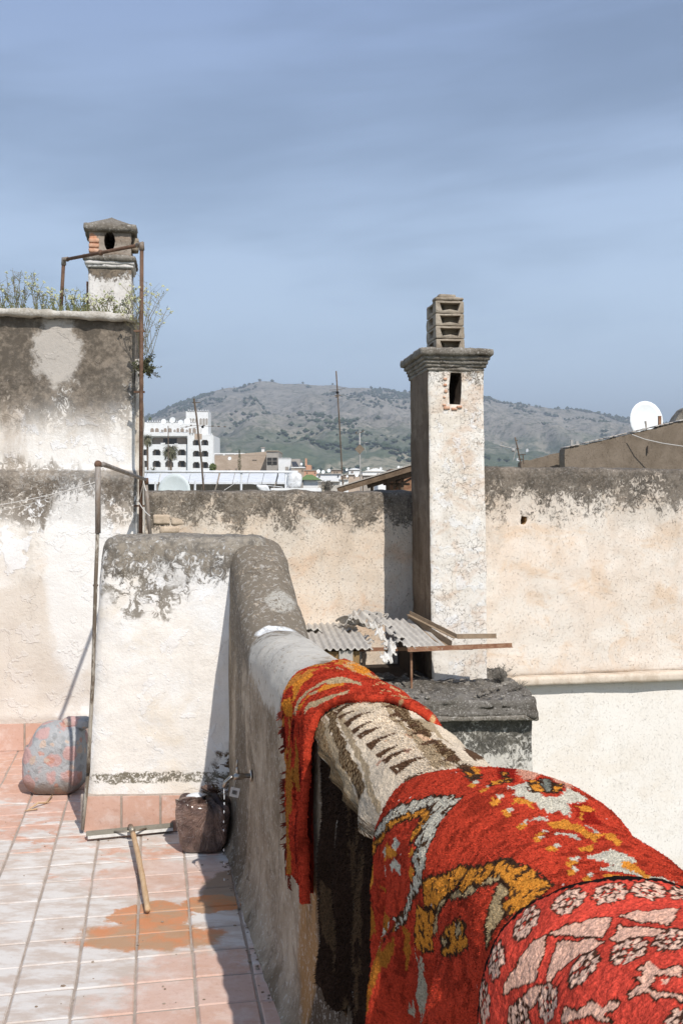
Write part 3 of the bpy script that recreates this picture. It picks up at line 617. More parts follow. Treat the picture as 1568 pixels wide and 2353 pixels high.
# dry clump of twigs on the mossy edge
def twigs(name, base, n, h, spread, mat, label, cat, leaf=None, leafn=0, ls=.01, down=0.0, seed=1, group=None, thin=.0012, flower=None, fl=0):
    r = random.Random(seed); st = MB(); lf = MB(); fw = MB(); base = Vector(base)
    for k in range(n):
        a = r.uniform(0, 6.28); l = h * r.uniform(.45, 1); tip = base + Vector((math.cos(a) * spread * r.uniform(.2, 1), math.sin(a) * spread * .5, l * (1 - down * r.random() * 2)))
        b0 = base + Vector((r.uniform(-.25, .25) * spread, r.uniform(-.2, .2) * spread, 0)); mid = (b0 + tip) / 2 + Vector((r.uniform(-.15, .15) * spread, 0, .1 * l))
        pts = [b0, mid, tip]; st.tube(pts, [thin * 1.6, thin * 1.2, thin * .7], 3)
        for q in range(r.randint(2, 4)):
            f0 = r.uniform(.35, .95); s0 = mid.lerp(tip, f0); e0 = s0 + Vector((r.uniform(-.35, .35) * l, r.uniform(-.2, .2) * l, r.uniform(.05, .35) * l)) * .55
            st.tube([s0, e0], [thin, thin * .5], 3)
            if flower and r.random() < fl:
                for w_ in range(4): fw.ball(e0 + Vector((r.uniform(-1, 1), r.uniform(-1, 1), r.uniform(-1, 1))) * .007, .0048, 5, 3)
        for q in range(leafn):
            f0 = r.random(); s0 = b0.lerp(mid, f0 * 2) if f0 < .5 else mid.lerp(tip, f0 * 2 - 1)
            d = Vector((r.uniform(-1, 1), r.uniform(-1, 1), r.uniform(-.3, 1))).normalized() * ls * r.uniform(.6, 1.5); sd = d.cross(Vector((r.random(), r.random(), .3))).normalized() * ls * .22
            lf.add([s0, s0 + d * .5 + sd, s0 + d, s0 + d * .5 - sd], [(0, 1, 2, 3)])
    e = empty(name, base, 0, label, cat, group); 
    for mb, nm, mm in ((st, 'stems', mat), (lf, 'leaves', leaf), (fw, 'flowers', flower)):
        if mb.v:
            mb.v = [tuple(Vector(v) - base) for v in mb.v]; o_ = mb.build(nm, mm, e); tag(o_, kind='stuff') if nm == 'flowers' else None
    return e
straw = simple('dry_stem', (.30, .25, .15), (.20, .17, .09), 30, bump=0); greenleaf = simple('weed_leaf', (.10, .13, .035), (.17, .20, .06), 30, .7, bump=0)
paleflower = simple('pale_flower', (.62, .60, .36), (.50, .52, .30), 30, .8, bump=0); darkleaf = simple('shrub_leaf', (.06, .07, .03), (.13, .13, .06), 30, .7, bump=0)
greystem = simple('grey_twig', (.22, .20, .16), (.14, .12, .10), 30, bump=0)
twigs('dry_weed', P(1148, 1572, 8.9), 60, .17, .15, greystem, 'grey dried weed clump on the mossy roof edge below the chimney', 'weed', seed=4, thin=.0016)
twigs('dry_weed', P(1190, 1590, 8.6), 26, .10, .12, greystem, 'low grey dried weeds at the right end of the mossy roof edge', 'weed', seed=5, thin=.0014)

# ------------------------------------------------------------ small chimney behind the tall wall
DS = 8.0; sx = DS / F; OS = Vector((XX(203, DS), DS, 0)); cs = empty('chimney', OS, math.radians(9.5), 'small capped chimney with pyramid top above the tall left wall', 'chimney')
ws = 98 * sx; zs = [ZZ(q, DS) for q in (740, 612, 598, 585, 530, 513, 486)]
ls = lambda V: V
grid_obj('shaft', *rbox((0, 0, 2.4), (ws, ws, zs[1]), .01, .02, .004, 8, None, 40, .003, 30), M['shaft_left'], cs)
cornice(0, [(zs[1] - .002, zs[1] + .022, .012), (zs[1] + .02, zs[2], .022)], (0, 0), (ws, ws), M['shaft_left'], cs, 'moulding')
cornice(0, [(zs[2], zs[3], .036)], (0, 0), (ws, ws), M['mossy'], cs, 'cornice')
bx = grid_obj('flue_box', *rbox((.006, .006, zs[3] - .004), (ws - .006, ws - .006, zs[4] + .004), .008, .016, .004, 10, None, 44, .004, 22), plaster('flue_box_render', (.40, .34, .28), (.30, .25, .20), (.22, .15, .10), streak=.3, speck=.4, dirt=.6, patches=[dict(c=P(212, 557, DS), r=(.045, .3, .08), col=(.60, .30, .18), nz=.5, ns=20)]), cs)
ec = (251 - 203) * sx; ez = ZZ(551, DS); poly = [(ec + 12.5 * sx * math.cos(a_) * (1 if math.sin(a_) < .6 else .85), ez + 24 * sx * math.sin(a_)) for a_ in [k * 2 * math.pi / 14 for k in range(14)]]
cut(bx, [MB().prism(poly, -.1, ws - .05)], M['dark']); smooth(bx.data)
for k in range(3):
    V, Fc = rbox((.004, -.004, zs[3] + .02 + k * .04), (.085, .05, zs[3] + .052 + k * .04), .004, .012, .003, 25, None, k); grid_obj('brick', V, Fc, M['brick'], bx)
cornice(0, [(zs[4], zs[5], .036)], (0, 0), (ws, ws), M['mossy'], cs, 'cap_slab')
q = ws; g_ = -.012; zt = zs[6]
py = []; N = 10
V, Fc = rbox((g_, g_, zs[5] - .01), (q - g_, q - g_, zt), .004, .02, .005, 18, None, 50, .006, 30)
k_ = np.clip((V[:, 2] - zs[5]) / (zt - zs[5]), 0, 1)[:, None]; V[:, :2] = (V[:, :2] - q / 2) * (1 - k_ * .96) + q / 2
grid_obj('pyramid_top', V, Fc, M['mossy'], cs)
V, Fc = rbox((-.02, .05, ZZ(725, DS)), (-.001, .11, ZZ(643, DS)), .004, .02, .003, 20); grid_obj('side_flue', V, Fc, M['rust'], cs)
V, Fc = rbox((q, .05, ZZ(568, DS)), (q + .05, .16, ZZ(538, DS)), .006, .02, .006, 20); grid_obj('broken_hood', V, Fc, M['concrete'], cs)

# ------------------------------------------------------------ pipes and rails
D1 = 6.30
def elbow(mb, c, r): mb.ball(c, r, 8, 6)
e = MB(); a1, a2, a3, a4 = P(140, 722, 6.75), P(147, 597, 6.75), P(326, 562, D1), P(327, 1240, D1 + .02)
pp = empty('pipe', (0, 0, 0), 0, 'rusty bent pipe frame rising above the tall wall beside the small chimney', 'pipe')
MB().tube([a1, a2], .0125, 8).build('upright', M['rust'], pp, sm=True); MB().tube([a2, a3], .012, 8).build('crossbar', M['rust'], pp, sm=True)
MB().tube([a3, P(323.5, 1240, D1)], .0125, 8).build('downpipe', M['rust'], pp, sm=True)
for c in (a2, a3): MB().tube([c + Vector((0, 0, -.035)), c + Vector((0, 0, .006)), c + ((a3 if c is a2 else a2) - c).normalized() * .04], .0175, 8).build('elbow', M['greypipe'], pp, sm=True)
MB().ball(a2.lerp(a3, .49), .02, 8, 6).build('coupling', M['rust'], pp, sm=True)
for z_ in (ZZ(1162, D1), ZZ(760, D1), ZZ(900, D1)): MB().box((a3.x - .05, D1 - .004, z_ - .006), (a3.x + .016, D1 + .02, z_ + .006)).build('clip', M['rust'], pp)
D2 = 4.80
rl = empty('railing', (0, 0, 0), 0, 'old grey pipe railing: ball-topped post at the pier corner and its rail', 'railing')
def pc(x, y): return P(x, y, D2)
MB().tube([pc(225.5, 1072), pc(225.5, 1225)], .0135, 10).build('post', M['greypipe'], rl, sm=True)
lowp = [pc(225, 1215), pc(220, 1345), pc(214, 1560), pc(206, 1705), pc(203, 1775)]
MB().tube(lowp, .0095, 8).build('post_foot', M['oldpipe'], rl, sm=True)
MB().tube([P(204, 1765, 4.82), P(190, 1905, 4.80)], .0100, 6).build('brace', M['oldpipe'], rl, sm=True)
MB().ball(pc(225.5, 1066), .0185, 12, 8).build('finial', M['rust'], rl, sm=True)
MB().tube([pc(225.5, 1068), pc(228, 1066) + Vector((.01, .05, 0)), P(334, 1102, 6.3)], .0125, 8).build('rail', M['greypipe'], rl, sm=True)
MB().tube([P(334, 1098, 6.3), P(335, 1112, 6.3)], .020, 8).build('elbow', M['rust'], rl, sm=True)
MB().tube([P(335, 1104, 6.3), P(346, 1240, 6.3)], .0125, 8).build('end_post', M['greypipe'], rl, sm=True)
for yy_ in (1345, 1707): MB().box(tuple(pc(214 if yy_ < 1500 else 200, yy_ + 2)), tuple(pc(224 if yy_ < 1500 else 209, yy_ - 2) + Vector((0, .02, 0)))).build('clip', M['rust'], rl)
def cord(pts, r, label, sag=0.0, mat=None, n=14):
    out = []
    for a, b in zip(pts[:-1], pts[1:]):
        for k in range(n): f = k / n; out.append(a.lerp(b, f) + Vector((0, 0, -sag * 4 * f * (1 - f))))
    out.append(pts[-1]); return tag(MB().tube(out, r, 5).build('cord', mat or M['wire'], sm=True), label, 'cord')
cord([pc(225, 1106), P(-40, 1166, 4.9)], .0022, 'thin white washing line from the railing post past the left frame edge', .012)
cord([pc(226, 1109), P(205, 1105, 4.85), P(-60, 1180, 5.0)], .0012, 'thinner sagging string below the white washing line at left', .03)
cord([P(337, 1128, 5.6), P(330, 1105, 5.62), P(318, 1152, 6.2), P(345, 1185, 5.9)], .0028, 'loose white cord knotted round the end of the railing', .01)
cord([pc(222, 1080), P(205, 1100, 4.9), P(214, 1122, 4.8), P(221, 1104, 4.8)], .0016, 'frayed cord looped round the ball-topped post', .015)

# ------------------------------------------------------------ weeds on the tall wall
grass = MB(); rg = random.Random(11)
for k in range(2600):
    x_ = -4.1 + 4.05 * rg.random(); dens = .55 + .45 * math.sin(x_ * 7) * math.sin(x_ * 3.1 + 1)
    if x_ > -1.1 and rg.random() > dens + .25: continue
    y_ = rg.uniform(.05, .42); h_ = rg.uniform(.03, .09) * (1.0 if x_ > -1.0 else 1.5) * (.7 + dens * .6); w_ = rg.uniform(.0015, .003); dx = rg.uniform(-.03, .03); z0 = 2.80 + .05 * min(1, -x_ / 1.5)
    grass.add([(x_ - w_, y_, z0), (x_ + w_, y_, z0), (x_ + dx * .5, y_ + dx * .2, z0 + h_ * .6), (x_ + dx * 1.4, y_, z0 + h_)], [(0, 1, 2), (0, 2, 3)])
g = grass.build('wall_grass', simple('wall_grass', (.13, .15, .05), (.24, .22, .11), 20, bump=0), None, OL, RZL)
tag(g, 'short dry grass growing along the top of the tall left wall', 'grass', kind='stuff')
for k, (x_, h_, sd) in enumerate(((8, .28, 1), (38, .33, 2), (52, .30, 3), (85, .30, 4), (30, .22, 5), (122, .20, 6), (160, .20, 7), (178, .17, 8), (190, .18, 13), (240, .18, 9), (262, .15, 10), (292, .20, 11), (105, .17, 12), (220, .14, 15))):
    lab = ['tall seeding weed at the far left end of the wall top', 'tall brown-headed weed near the left end of the wall top', 'brown seeding weed just right of the tallest one', 'pale branching weed left of the pipe upright', 'bushy olive weed near the left frame edge', 'small flowering weed just left of the pipe upright', 'yellow-flowered weed just right of the pipe upright', 'slender pale-flowered weed between pipe upright and small chimney',
           'wiry weed beside the rusty side flue of the small chimney', 'twiggy weed in front of the small chimney shaft', 'low dry weed at the foot of the small chimney', 'wiry weed at the right corner of the small chimney', 'thin green weed between the pale weed and pipe upright', 'olive tuft at the left foot of the small chimney'][k]
    twigs('weed', P(x_, 728, 6.6), 9, h_, .07, straw, lab, 'weed', greenleaf, 9, .016, 0, 30 + sd, 'weeds along the tall wall', .0013, paleflower, .5 if k not in (1, 2, 4) else .1)
twigs('shrub', P(333, 852, 6.35), 70, .14, .11, greystem, 'dark leafy clump rooted in the wall beside the rusty downpipe', 'shrub', darkleaf, 16, .018, .75, 61)
twigs('flowering_weed', P(335, 812, 6.35), 30, .52, .20, straw, 'airy flowering weed springing out beside the rusty downpipe', 'weed', greenleaf, 4, .012, .15, 62, None, .0011, paleflower, .55)
twigs('flowering_weed', P(318, 745, 6.5), 14, .26, .10, straw, 'thin wispy weed between small chimney and downpipe', 'weed', greenleaf, 4, .012, .0, 63, None, .001, paleflower, .4)
# ------------------------------------------------------------ things on the terrace
# flowered sack
def lumpy(c, rad, sq=.6, ve=.75,  nu=72, nv=48, amp=.03, f=6, seed=0, flat=True, fold=0, foldn=9):
    V = []; Fc = []
    for i in range(nv + 1):
        th = math.pi * i / nv
        for j in range(nu):
            ph = 2 * math.pi * j / nu; s_, c_ = math.sin(th), math.cos(th)
            e = lambda v, p_: math.copysign(abs(v) ** p_, v)
            V.append([rad[0] * e(s_, ve) * e(math.cos(ph), sq), rad[1] * e(s_, ve) * e(math.sin(ph), sq), rad[2] * e(c_, ve)])
    V = np.array(V); L = V / np.array(rad); k = amp * fbm(V * f / .3 + seed, 4)
    if fold: ang = np.arctan2(V[:, 1], V[:, 0]); k += fold * np.sin(ang * foldn + 3 * vn(V * 4)) * np.clip(L[:, 2], 0, 1) ** .7
    V += V / np.linalg.norm(V, axis=1, keepdims=True).clip(1e-6) * k[:, None]
    for i in range(nv):
        for j in range(nu): Fc.append((i * nu + j, (i + 1) * nu + j, (i + 1) * nu + (j + 1) % nu, i * nu + (j + 1) % nu))
    return V, np.array(Fc)
m, t, b = material('flowered_sack', rough=.62, spec=.35); p = t.pos(); w = t.vm('ADD', p, t.vm('MULTIPLY', t.vm('SUBTRACT', t.noisec(p, 20, 3), (.5, .5, .5)), (.05, .05, .05)))
col = t.mix(t.noise(p, 11, 4), (.33, .33, .325), (.42, .41, .40)); lf = t.step(t.vor(w, 22), .42, .30); col = t.mix(t.m('MULTIPLY', lf, .5), col, (.22, .225, .22))
col = t.mix(t.m('MULTIPLY', t.step(t.vor(t.vm('ADD', w, (.31, .2, .1)), 10), .48, .36), .85), col, (.52, .30, .265)); col = t.mix(t.m('MULTIPLY', t.step(t.vor(t.vm('ADD', w, (.1, .52, .7)), 12), .36, .28), .8), col, (.50, .24, .17))
col = t.mix(t.step(t.vor(t.vm('ADD', w, (.8, .1, .33)), 11), .27, .2), col, (.50, .38, .30)); Zb = t.sep(p)[2]
sc_ = t.step(t.noise(t.vm('MULTIPLY', w, (1, 1, 1.6)), 60, 3, .7, 2), .60, .66); col = t.mix(t.m('MULTIPLY', sc_, .4), col, (.62, .60, .58))
dirt_ = t.step(t.m('ADD', Zb, t.m('MULTIPLY', t.m('SUBTRACT', t.noise(p, 12, 4), .5), .2)), .14, .02); col = t.mix(t.m('MULTIPLY', dirt_, .65), col, (.16, .10, .055))
t.put(b.inputs['Base Color'], col); t.put(b.inputs['Normal'], t.bump(t.m('ADD', t.noise(p, 28, 5, .65, .8), t.m('MULTIPLY', t.noise(p, 90, 3), .3)), .012, .8))
V, Fc = lumpy(0, (.168, .14, .195), .62, .68, amp=.010, f=1.6, seed=3)
V[:, 0] *= 1 + .10 * np.clip(-V[:, 2] / .19, -1, 1); V[:, 2] = np.maximum(V[:, 2], -.185)
V[:, 0] += .02 * np.clip(V[:, 2] / .19, 0, 1); V[:, 2] -= .022 * np.exp(-((V[:, 0] - .075) / .03) ** 2) * (V[:, 2] > .1)
V[:, 2] -= .04 * np.clip((-V[:, 0] - .09) / .08, 0, 1) * (V[:, 2] > .08)
sack = empty('sack', (XX(131, 5.5), 5.5, .188), 0, 'full flower-patterned plastic sack standing on the tiles left of the pier', 'sack')
grid_obj('bag_body', V, Fc, m, sack)
V, Fc = lumpy(0, (.075, .05, .035), .8, .72, 32, 20, .012, 4, 5); V += np.array([.105, .01, .185]); grid_obj('gathered_neck', V, Fc, m, sack)
tw = [P(62, 1866, 5.13), P(88, 1853, 5.2), P(106, 1846, 5.26), P(121, 1832, 5.36)]
for k, q in enumerate(tw): q.z = .008 + (.018 if k == 1 else 0) + .01 * (k == 3)
mb = MB(); mb.tube(tw, [.0035, .005, .0055, .004], 6); mb.tube([tw[2], tw[2] + Vector((.03, -.01, .008))], [.004, .002], 5); mb.tube([tw[0] + Vector((-.01, 0, 0)), tw[0] + Vector((.05, .02, .004))], [.003, .005], 5)
tag(mb.build('twig', M['handle'], sm=True), 'short forked brown twig lying on the tiles before the flowered sack', 'twig')
# translucent brown bag
m, t, b = material('brown_plastic_film', (.17, .095, .07), .2, spec=.55); p = t.pos(); ctr = P(493, 1836, 4.6)
n1 = t.noise(p, 9, 5, .6, .6); col = t.mix(t.step(n1, .38, .62), (.09, .05, .038), (.32, .20, .15)); lt = t.step(t.noise(p, 17, 4, .6, 1), .60, .70); col = t.mix(t.m('MULTIPLY', lt, .5), col, (.42, .34, .32))
X, Y, Z = t.sep(t.vm('SUBTRACT', p, tuple(ctr))); ang = t.m('ARCTAN2', X, Z); rd = t.noise(t.comb(t.m('MULTIPLY', ang, 5.5), t.m('MULTIPLY', t.vm('LENGTH', t.comb(X, 0.0, Z), (0, 0, 0)), 3), 0.0), 4, 5, .65, .4)
t.put(b.inputs['Base Color'], col); t.put(b.inputs['Normal'], t.bump(t.m('ADD', rd, t.m('MULTIPLY', t.noise(p, 42, 4, .6, 1.2), .5)), .026, 1)); b.inputs['Coat Weight'].default_value = .35; b.inputs['Coat Roughness'].default_value = .12
bag = empty('plastic_bag', (XX(470, 4.62), 4.62, .11), 0, 'knotted translucent brown plastic bag of rubbish on the tiles under the tap', 'bag')
V, Fc = lumpy(0, (.119, .090, .116), .32, .42, 110, 80, .013, 2.0, 8, fold=.010, foldn=13)
zn = np.clip(V[:, 2] / .12, -1, 1); V[:, 0] *= 1 + .05 * zn; V[:, 0] *= 1 - .13 * np.clip(-zn, 0, 1)
kx = .045; dkn = np.sqrt((V[:, 0] - kx) ** 2 + V[:, 1] ** 2); V[:, 2] += np.where(zn > .4, .03 * np.exp(-(dkn / .035) ** 2) - .012 * np.exp(-((dkn - .055) / .03) ** 2), 0)
V[:, 2] = np.maximum(V[:, 2], -.107)
grid_obj('bag_body', V, Fc, m, bag)
V[:, 0] -= 0
mb = MB(); mb.add([(-.060, -.055, .110), (-.128, -.050, .130), (-.124, -.02, .06), (-.124, .03, .108), (-.05, .03, .118)], [(0, 1, 2), (0, 1, 3, 4), (1, 2, 3)]); mb.build('corner_ear', m, bag)
mb = MB(); r = random.Random(2)
for k in range(30):
    a_ = r.uniform(0, 6.28); e0 = Vector((kx, 0, .133)); e1 = e0 + Vector((math.cos(a_) * .06, math.sin(a_) * .035, r.uniform(-.004, .040))); s_ = Vector((-math.sin(a_), math.cos(a_), 0)) * .018
    mb.add([e0 - s_ * .2, e0 + s_ * .2, e1 + s_ + Vector((0, 0, .004)), e1 - s_], [(0, 1, 2, 3)])
mb.build('bag_knot', m, bag)
V, Fc = lumpy(0, (.05, .03, .018), .9, .72, 28, 16, .006, 3, 2); V += np.array([-.04, .03, .112]); grid_obj('white_wrapper', V, Fc, M['white_metal'], bag)
tg = empty('paper_tag', P(539, 1820, 4.45), 0, 'small white card tag with a barcode hanging by the tap', 'tag')
rt = Matrix.Rotation(math.radians(12), 4, 'Y'); MB().box((-.021, 0, -.021), (.021, .002, .021), rt).build('card', simple('card', (.62, .58, .52), (.55, .51, .46), 20), tg)
mb = MB(); xb = -.011; r = random.Random(9)
while xb < .010:
    w_ = r.choice((.0006, .001, .0016)); mb.box((xb, -.0012, -.009), (xb + w_, -.0006, .009), rt); xb += w_ + r.choice((.0007, .0012))
mb.build('barcode', M['blackplastic'], tg)
mb = MB(); mb.tube([Vector((-.005, 0, .02)), Vector((.004, .01, .05)), Vector((.03, .02, .065))], .0008, 4); mb.build('string', M['wire'], tg)
# tap on the parapet face
def on_face(px_, py_, off=0.0):
    d = .59 / ((px_ - 784) / F + .2335) if off == 0 else (.59 - off) / ((px_ - 784) / F + .2335); return P(px_, py_, d)
ft = on_face(582, 1781); tap = empty('tap', ft, 0, 'old metal water tap sticking out of the parapet above the brown bag', 'tap')
out = -NQ
MB().tube([Vector((0, 0, 0)) + NQ * .06, out * .012], .012, 10).build('pipe_stub', M['rustbar'], tap, sm=True)
MB().tube([out * .008, out * .014], .024, 14).build('flange', M['chrome'], tap, sm=True)
MB().tube([out * .012, out * .04, out * .045, out * .075, out * .082], [.010, .010, .014, .014, .009], 12).build('valve_body', M['chrome'], tap, sm=True)
MB().tube([out * .062, out * .066 + Vector((0, 0, .03)), out * .066 + Vector((0, 0, .04))], [.008, .007, .005], 8).build('stem', M['chrome'], tap, sm=True)
MB().tube([out * .068 + Vector((0, 0, .036)), out * .066 + Vector((0, -.002, .052)), out * .064 + Vector((0, -.004, .068))], [.004, .0055, .004], 8).build('lever', M['chrome'], tap, sm=True)
sp0 = out * .076; MB().tube([sp0 + Vector((0, 0, .002)), sp0 + out * .018 + Vector((0, 0, -.004)), sp0 + out * .036 + Vector((0, 0, -.018)), sp0 + out * .044 + Vector((0, 0, -.04))], [.009, .0085, .0075, .008], 10).build('spout', M['chrome'], tap, sm=True)
tip = ft + sp0 + out * .044 + Vector((0, 0, -.045))
m, t, b = material('water', (.85, .88, .9), .05, spec=.6); b.inputs['Transmission Weight'].default_value = .4
for k, (dz, L_) in enumerate(((.012, .010), (.035, .008), (.062, .004), (.095, .004), (.135, .003), (.17, .003), (.25, .003), (.305, .003), (.37, .003))):
    if tip.z - dz < .01: continue
    o = MB().ball((0, 0, 0), .0022, 8, 6, (1, 1, 1 + L_ / .002)).build('water_drop', m, None, tip + Vector((.0015 * math.sin(k), 0, -dz)), sm=True)
    tag(o, 'tiny water drop falling from the tap spout past the brown bag', 'water drop', 'water drops falling from the tap')
# squeegee
la, lb_ = P(199, 1932, 4.70), P(398, 1908, 4.82); la.z = lb_.z = .022; ax = (lb_ - la); ang = math.atan2(ax.y, ax.x); L_ = ax.length
sq = empty('squeegee', (la + lb_) / 2, ang, 'wooden-handled floor squeegee with a wide grey bar lying on the wet tiles', 'squeegee')
tl = Matrix.Rotation(math.radians(-24), 4, 'X')
MB().box((-L_ / 2, -.003, .002), (L_ / 2, .030, .026), tl).build('blade_holder', M['rubber'], sq)
MB().box((-L_ / 2 + .006, -.008, -.012), (L_ / 2 - .002, .003, .002), tl).build('blade', simple('pale_rubber_blade', (.58, .55, .50), (.45, .42, .38), 20, .6, bump=0), sq)
MB().tube([Vector((.0, -.002, .03)), Vector((.004, -.07, .03))], [.013, .0145], 10).build('socket', M['bracket'], sq, sm=True)
mb = MB()
for s_ in (-1, 1): mb.tube([Vector((s_ * .075, 0, .012)), Vector((s_ * .04, -.03, .018)), Vector((s_ * .008, -.055, .024))], .0045, 6)
mb.build('brace', M['bracket'], sq, sm=True)
inv = Matrix.Rotation(-ang, 3, 'Z'); mid = (la + lb_) / 2
pts = [P(306, 1940, 4.66), P(316, 1990, 4.42), P(327, 2040, 4.17), P(340, 2100, 3.89)]
for q, zz_ in zip(pts, (.052, .05, .042, .016)): q.z = zz_
fine = []
for k in range(25):
    f = k / 24 * 3; i_ = min(2, int(f)); g_ = f - i_; fine.append(inv @ (pts[i_].lerp(pts[i_ + 1], g_) - mid))
MB().tube(fine, [.0115 + .0006 * math.sin(k * 1.3) for k in range(25)], 12).build('handle', M['handle'], sq, sm=True)
# brown hook at the left frame edge
q = P(2, 1606, 6.38); tag(MB().prism([(-.05, .0), (-.02, .012), (.012, .004), (.022, -.006), (.0, -.006), (-.03, -.010)], -.02, .02).build('wall_hook', M['rustbar'], None, q), 'brown pointed hook on the tall wall at the left frame edge', 'hook')

db = MB(); r = random.Random(21)
for k in range(70):
    d = r.uniform(3.1, 6.3); x_ = XX(r.uniform(-20, 470), d)
    if x_ > -.2335 * d + .56 or (d > 4.78 and x_ > -1.3): continue
    s_ = r.uniform(.001, .004) * (1.5 if k % 12 == 0 else 1); db.ball((x_, d, s_ * .4), s_, 5, 3, (r.uniform(.8, 2), r.uniform(.8, 1.6), .5))
for k in range(90):
    d = r.uniform(3.2, 4.7); x_ = -.2335 * d + .545 - abs(r.gauss(0, .03)); s_ = r.uniform(.002, .007); db.ball((x_, d, s_ * .4), s_, 5, 3, (1.3, 1, .5))
tag(db.build('floor_debris', simple('grit', (.20, .14, .09), (.40, .32, .25), 40, bump=0)), 'scattered grit and crumbs of plaster lying on the terrace tiles', 'grit', kind='stuff')
# ------------------------------------------------------------ behind the back wall: roofs, masts, town
def part(parent, name, mat, x0, x1, y0, y1, d, dep):
    # block between pixel columns and rows of the photograph's frame, at depth d, local to parent
    a, b_ = P(x0, y1, d), P(x1, y0, d); o = parent.location
    return MB().box((a.x - o.x, d - o.y, a.z - o.z), (b_.x - o.x, d + dep - o.y, b_.z - o.z)).build(name, mat, parent)
def building(label, x0, x1, y0, d, dep, mat, name='house', cat='house', base=-9, group=None):
    a = P(x0, 1130, d); b_ = P(x1, y0, d); e = empty(name, ((a.x + b_.x) / 2, d, base), 0, label, cat, group)
    MB().box((-(b_.x - a.x) / 2, 0, 0), ((b_.x - a.x) / 2, dep, b_.z - base)).build('wall', mat, e); return e
# hotel
DH = 270.0; HM = DH / F
def hx(z): return XX(322.6 + .1286 * z, DH)
def hz(z): return ZZ(920.6 + .1286 * z, DH)
hotel = empty('hotel', (hx(700), DH, -9), 0, 'white crenellated hotel with arched balcony openings and a square tower', 'building')
def facade(name, x0, x1, z0, z1, y, dep, holes, mat, rec, parent, cham=True):
    # holes: x0,x1,z0,z1 cut right through the front; recess depth rec
    o = parent.location; xs = sorted({x0, x1, *[h[0] for h in holes], *[h[1] for h in holes]}); zz = sorted({z0, z1, *[h[2] for h in holes], *[h[3] for h in holes]})
    mb = MB()
    for a, b_ in zip(xs[:-1], xs[1:]):
        for c, d_ in zip(zz[:-1], zz[1:]):
            mx, mz = (a + b_) / 2, (c + d_) / 2
            if any(h[0] < mx < h[1] and h[2] < mz < h[3] for h in holes): continue
            mb.box((a - o.x, y - o.y, c - o.z), (b_ - o.x, y + rec - o.y, d_ - o.z))
    if cham:
        for h in holes:
            c_ = min(.45, (h[1] - h[0]) * .2)
            for sx_, xx_ in ((1, h[0]), (-1, h[1])): mb.prism([(xx_ - o.x, h[3] - o.z), (xx_ + sx_ * c_ - o.x, h[3] - o.z), (xx_ + sx_ * c_ * .6 - o.x, h[3] - c_ * .7 - o.z), (xx_ - o.x, h[3] - c_ * 1.2 - o.z)], y - o.y + .02, y + rec - .02 - o.y)
    mb.box((x0 - o.x, y + rec + .8 - o.y, z0 - o.z), (x1 - o.x, y + dep - o.y, z1 - o.z))
    mb.build(name, mat, parent)
    for h in holes:
        MB().box((h[0] - o.x, y + rec + .72 - o.y, h[2] - o.z), (h[1] - o.x, y + rec + .79 - o.y, h[3] - o.z)).build('gallery', M['shade_wall'], parent)
        MB().box((h[0] + (h[1] - h[0]) * .3 - o.x, y + rec + .66 - o.y, h[2] - o.z), (h[0] + (h[1] - h[0]) * .68 - o.x, y + rec + .71 - o.y, h[3] - (h[3] - h[2]) * .15 - o.z)).build('window', M['glass'], parent)
rows = [(780, 690), (975, 868), (1185, 1070)]
hl_ = [(hx(a), hx(b_), hz(c), hz(d_)) for c, d_ in rows[1:] for a, b_ in ((-60, 138), (215, 365), (440, 590), (665, 815))] + [(hx(200), hx(845), hz(775), hz(650)), (hx(-200), hx(150), hz(775), hz(650))]
facade('wall', hx(-400), hx(855), -9, hz(560), DH, 14, hl_, M['white_paint'], .6, hotel)
part(hotel, 'balustrade', M['white_paint'], 322.6 + .1286 * 365, 322.6 + .1286 * 440, 920.6 + .1286 * 750, 920.6 + .1286 * 790, DH - .05, .5)
part(hotel, 'balustrade', M['white_paint'], 322.6 + .1286 * 610, 322.6 + .1286 * 670, 920.6 + .1286 * 762, 920.6 + .1286 * 790, DH - .05, .5)
hr = [(hx(a), hx(b_), hz(c), hz(d_)) for c, d_ in ((800, 700), (1000, 895), (1205, 1095)) for a, b_ in ((945, 1075), (1095, 1225))]
facade('wing', hx(855), hx(1310), -9, hz(622), DH - 1.2, 15, hr, M['white_paint'], .6, hotel)
part(hotel, 'upper_storey', M['white_paint'], 322.6 - 60, 322.6 + .1286 * 1010, 920.6 + .1286 * 385, 920.6 + .1286 * 570, DH + 1.6, 10)
part(hotel, 'balustrade', M['white_paint'], 322.6 - 60, 322.6 + .1286 * 850, 920.6 + .1286 * 568, 920.6 + .1286 * 628, DH - .8, .6)
part(hotel, 'tower', M['white_paint'], 322.6 + .1286 * 815, 322.6 + .1286 * 1210, 920.6 + .1286 * 185, 920.6 + .1286 * 640, DH + 2.4, 6)
o = hotel.location
def arch(name, cx, w, zb, zt, y, mat):
    r_ = w / 2; pl = [(cx - r_, zb), (cx + r_, zb), (cx + r_, zt - r_)] + [(cx + r_ * math.cos(a), zt - r_ + r_ * math.sin(a)) for a in (.52, 1.05, 1.57, 2.09, 2.62)] + [(cx - r_, zt - r_)]
    MB().prism([(a - o.x, b_ - o.z) for a, b_ in pl], y - o.y - .04, y - o.y + .2).build(name, mat, hotel)
for a, b_ in ((855, 893), (905, 945), (958, 990), (1035, 1078), (1090, 1132), (1143, 1183)): arch('tower_window', (hx(a) + hx(b_)) / 2, hx(b_) - hx(a), hz(418 if a > 1000 else 400), hz(300), DH + 2.4, M['grey_wall'])
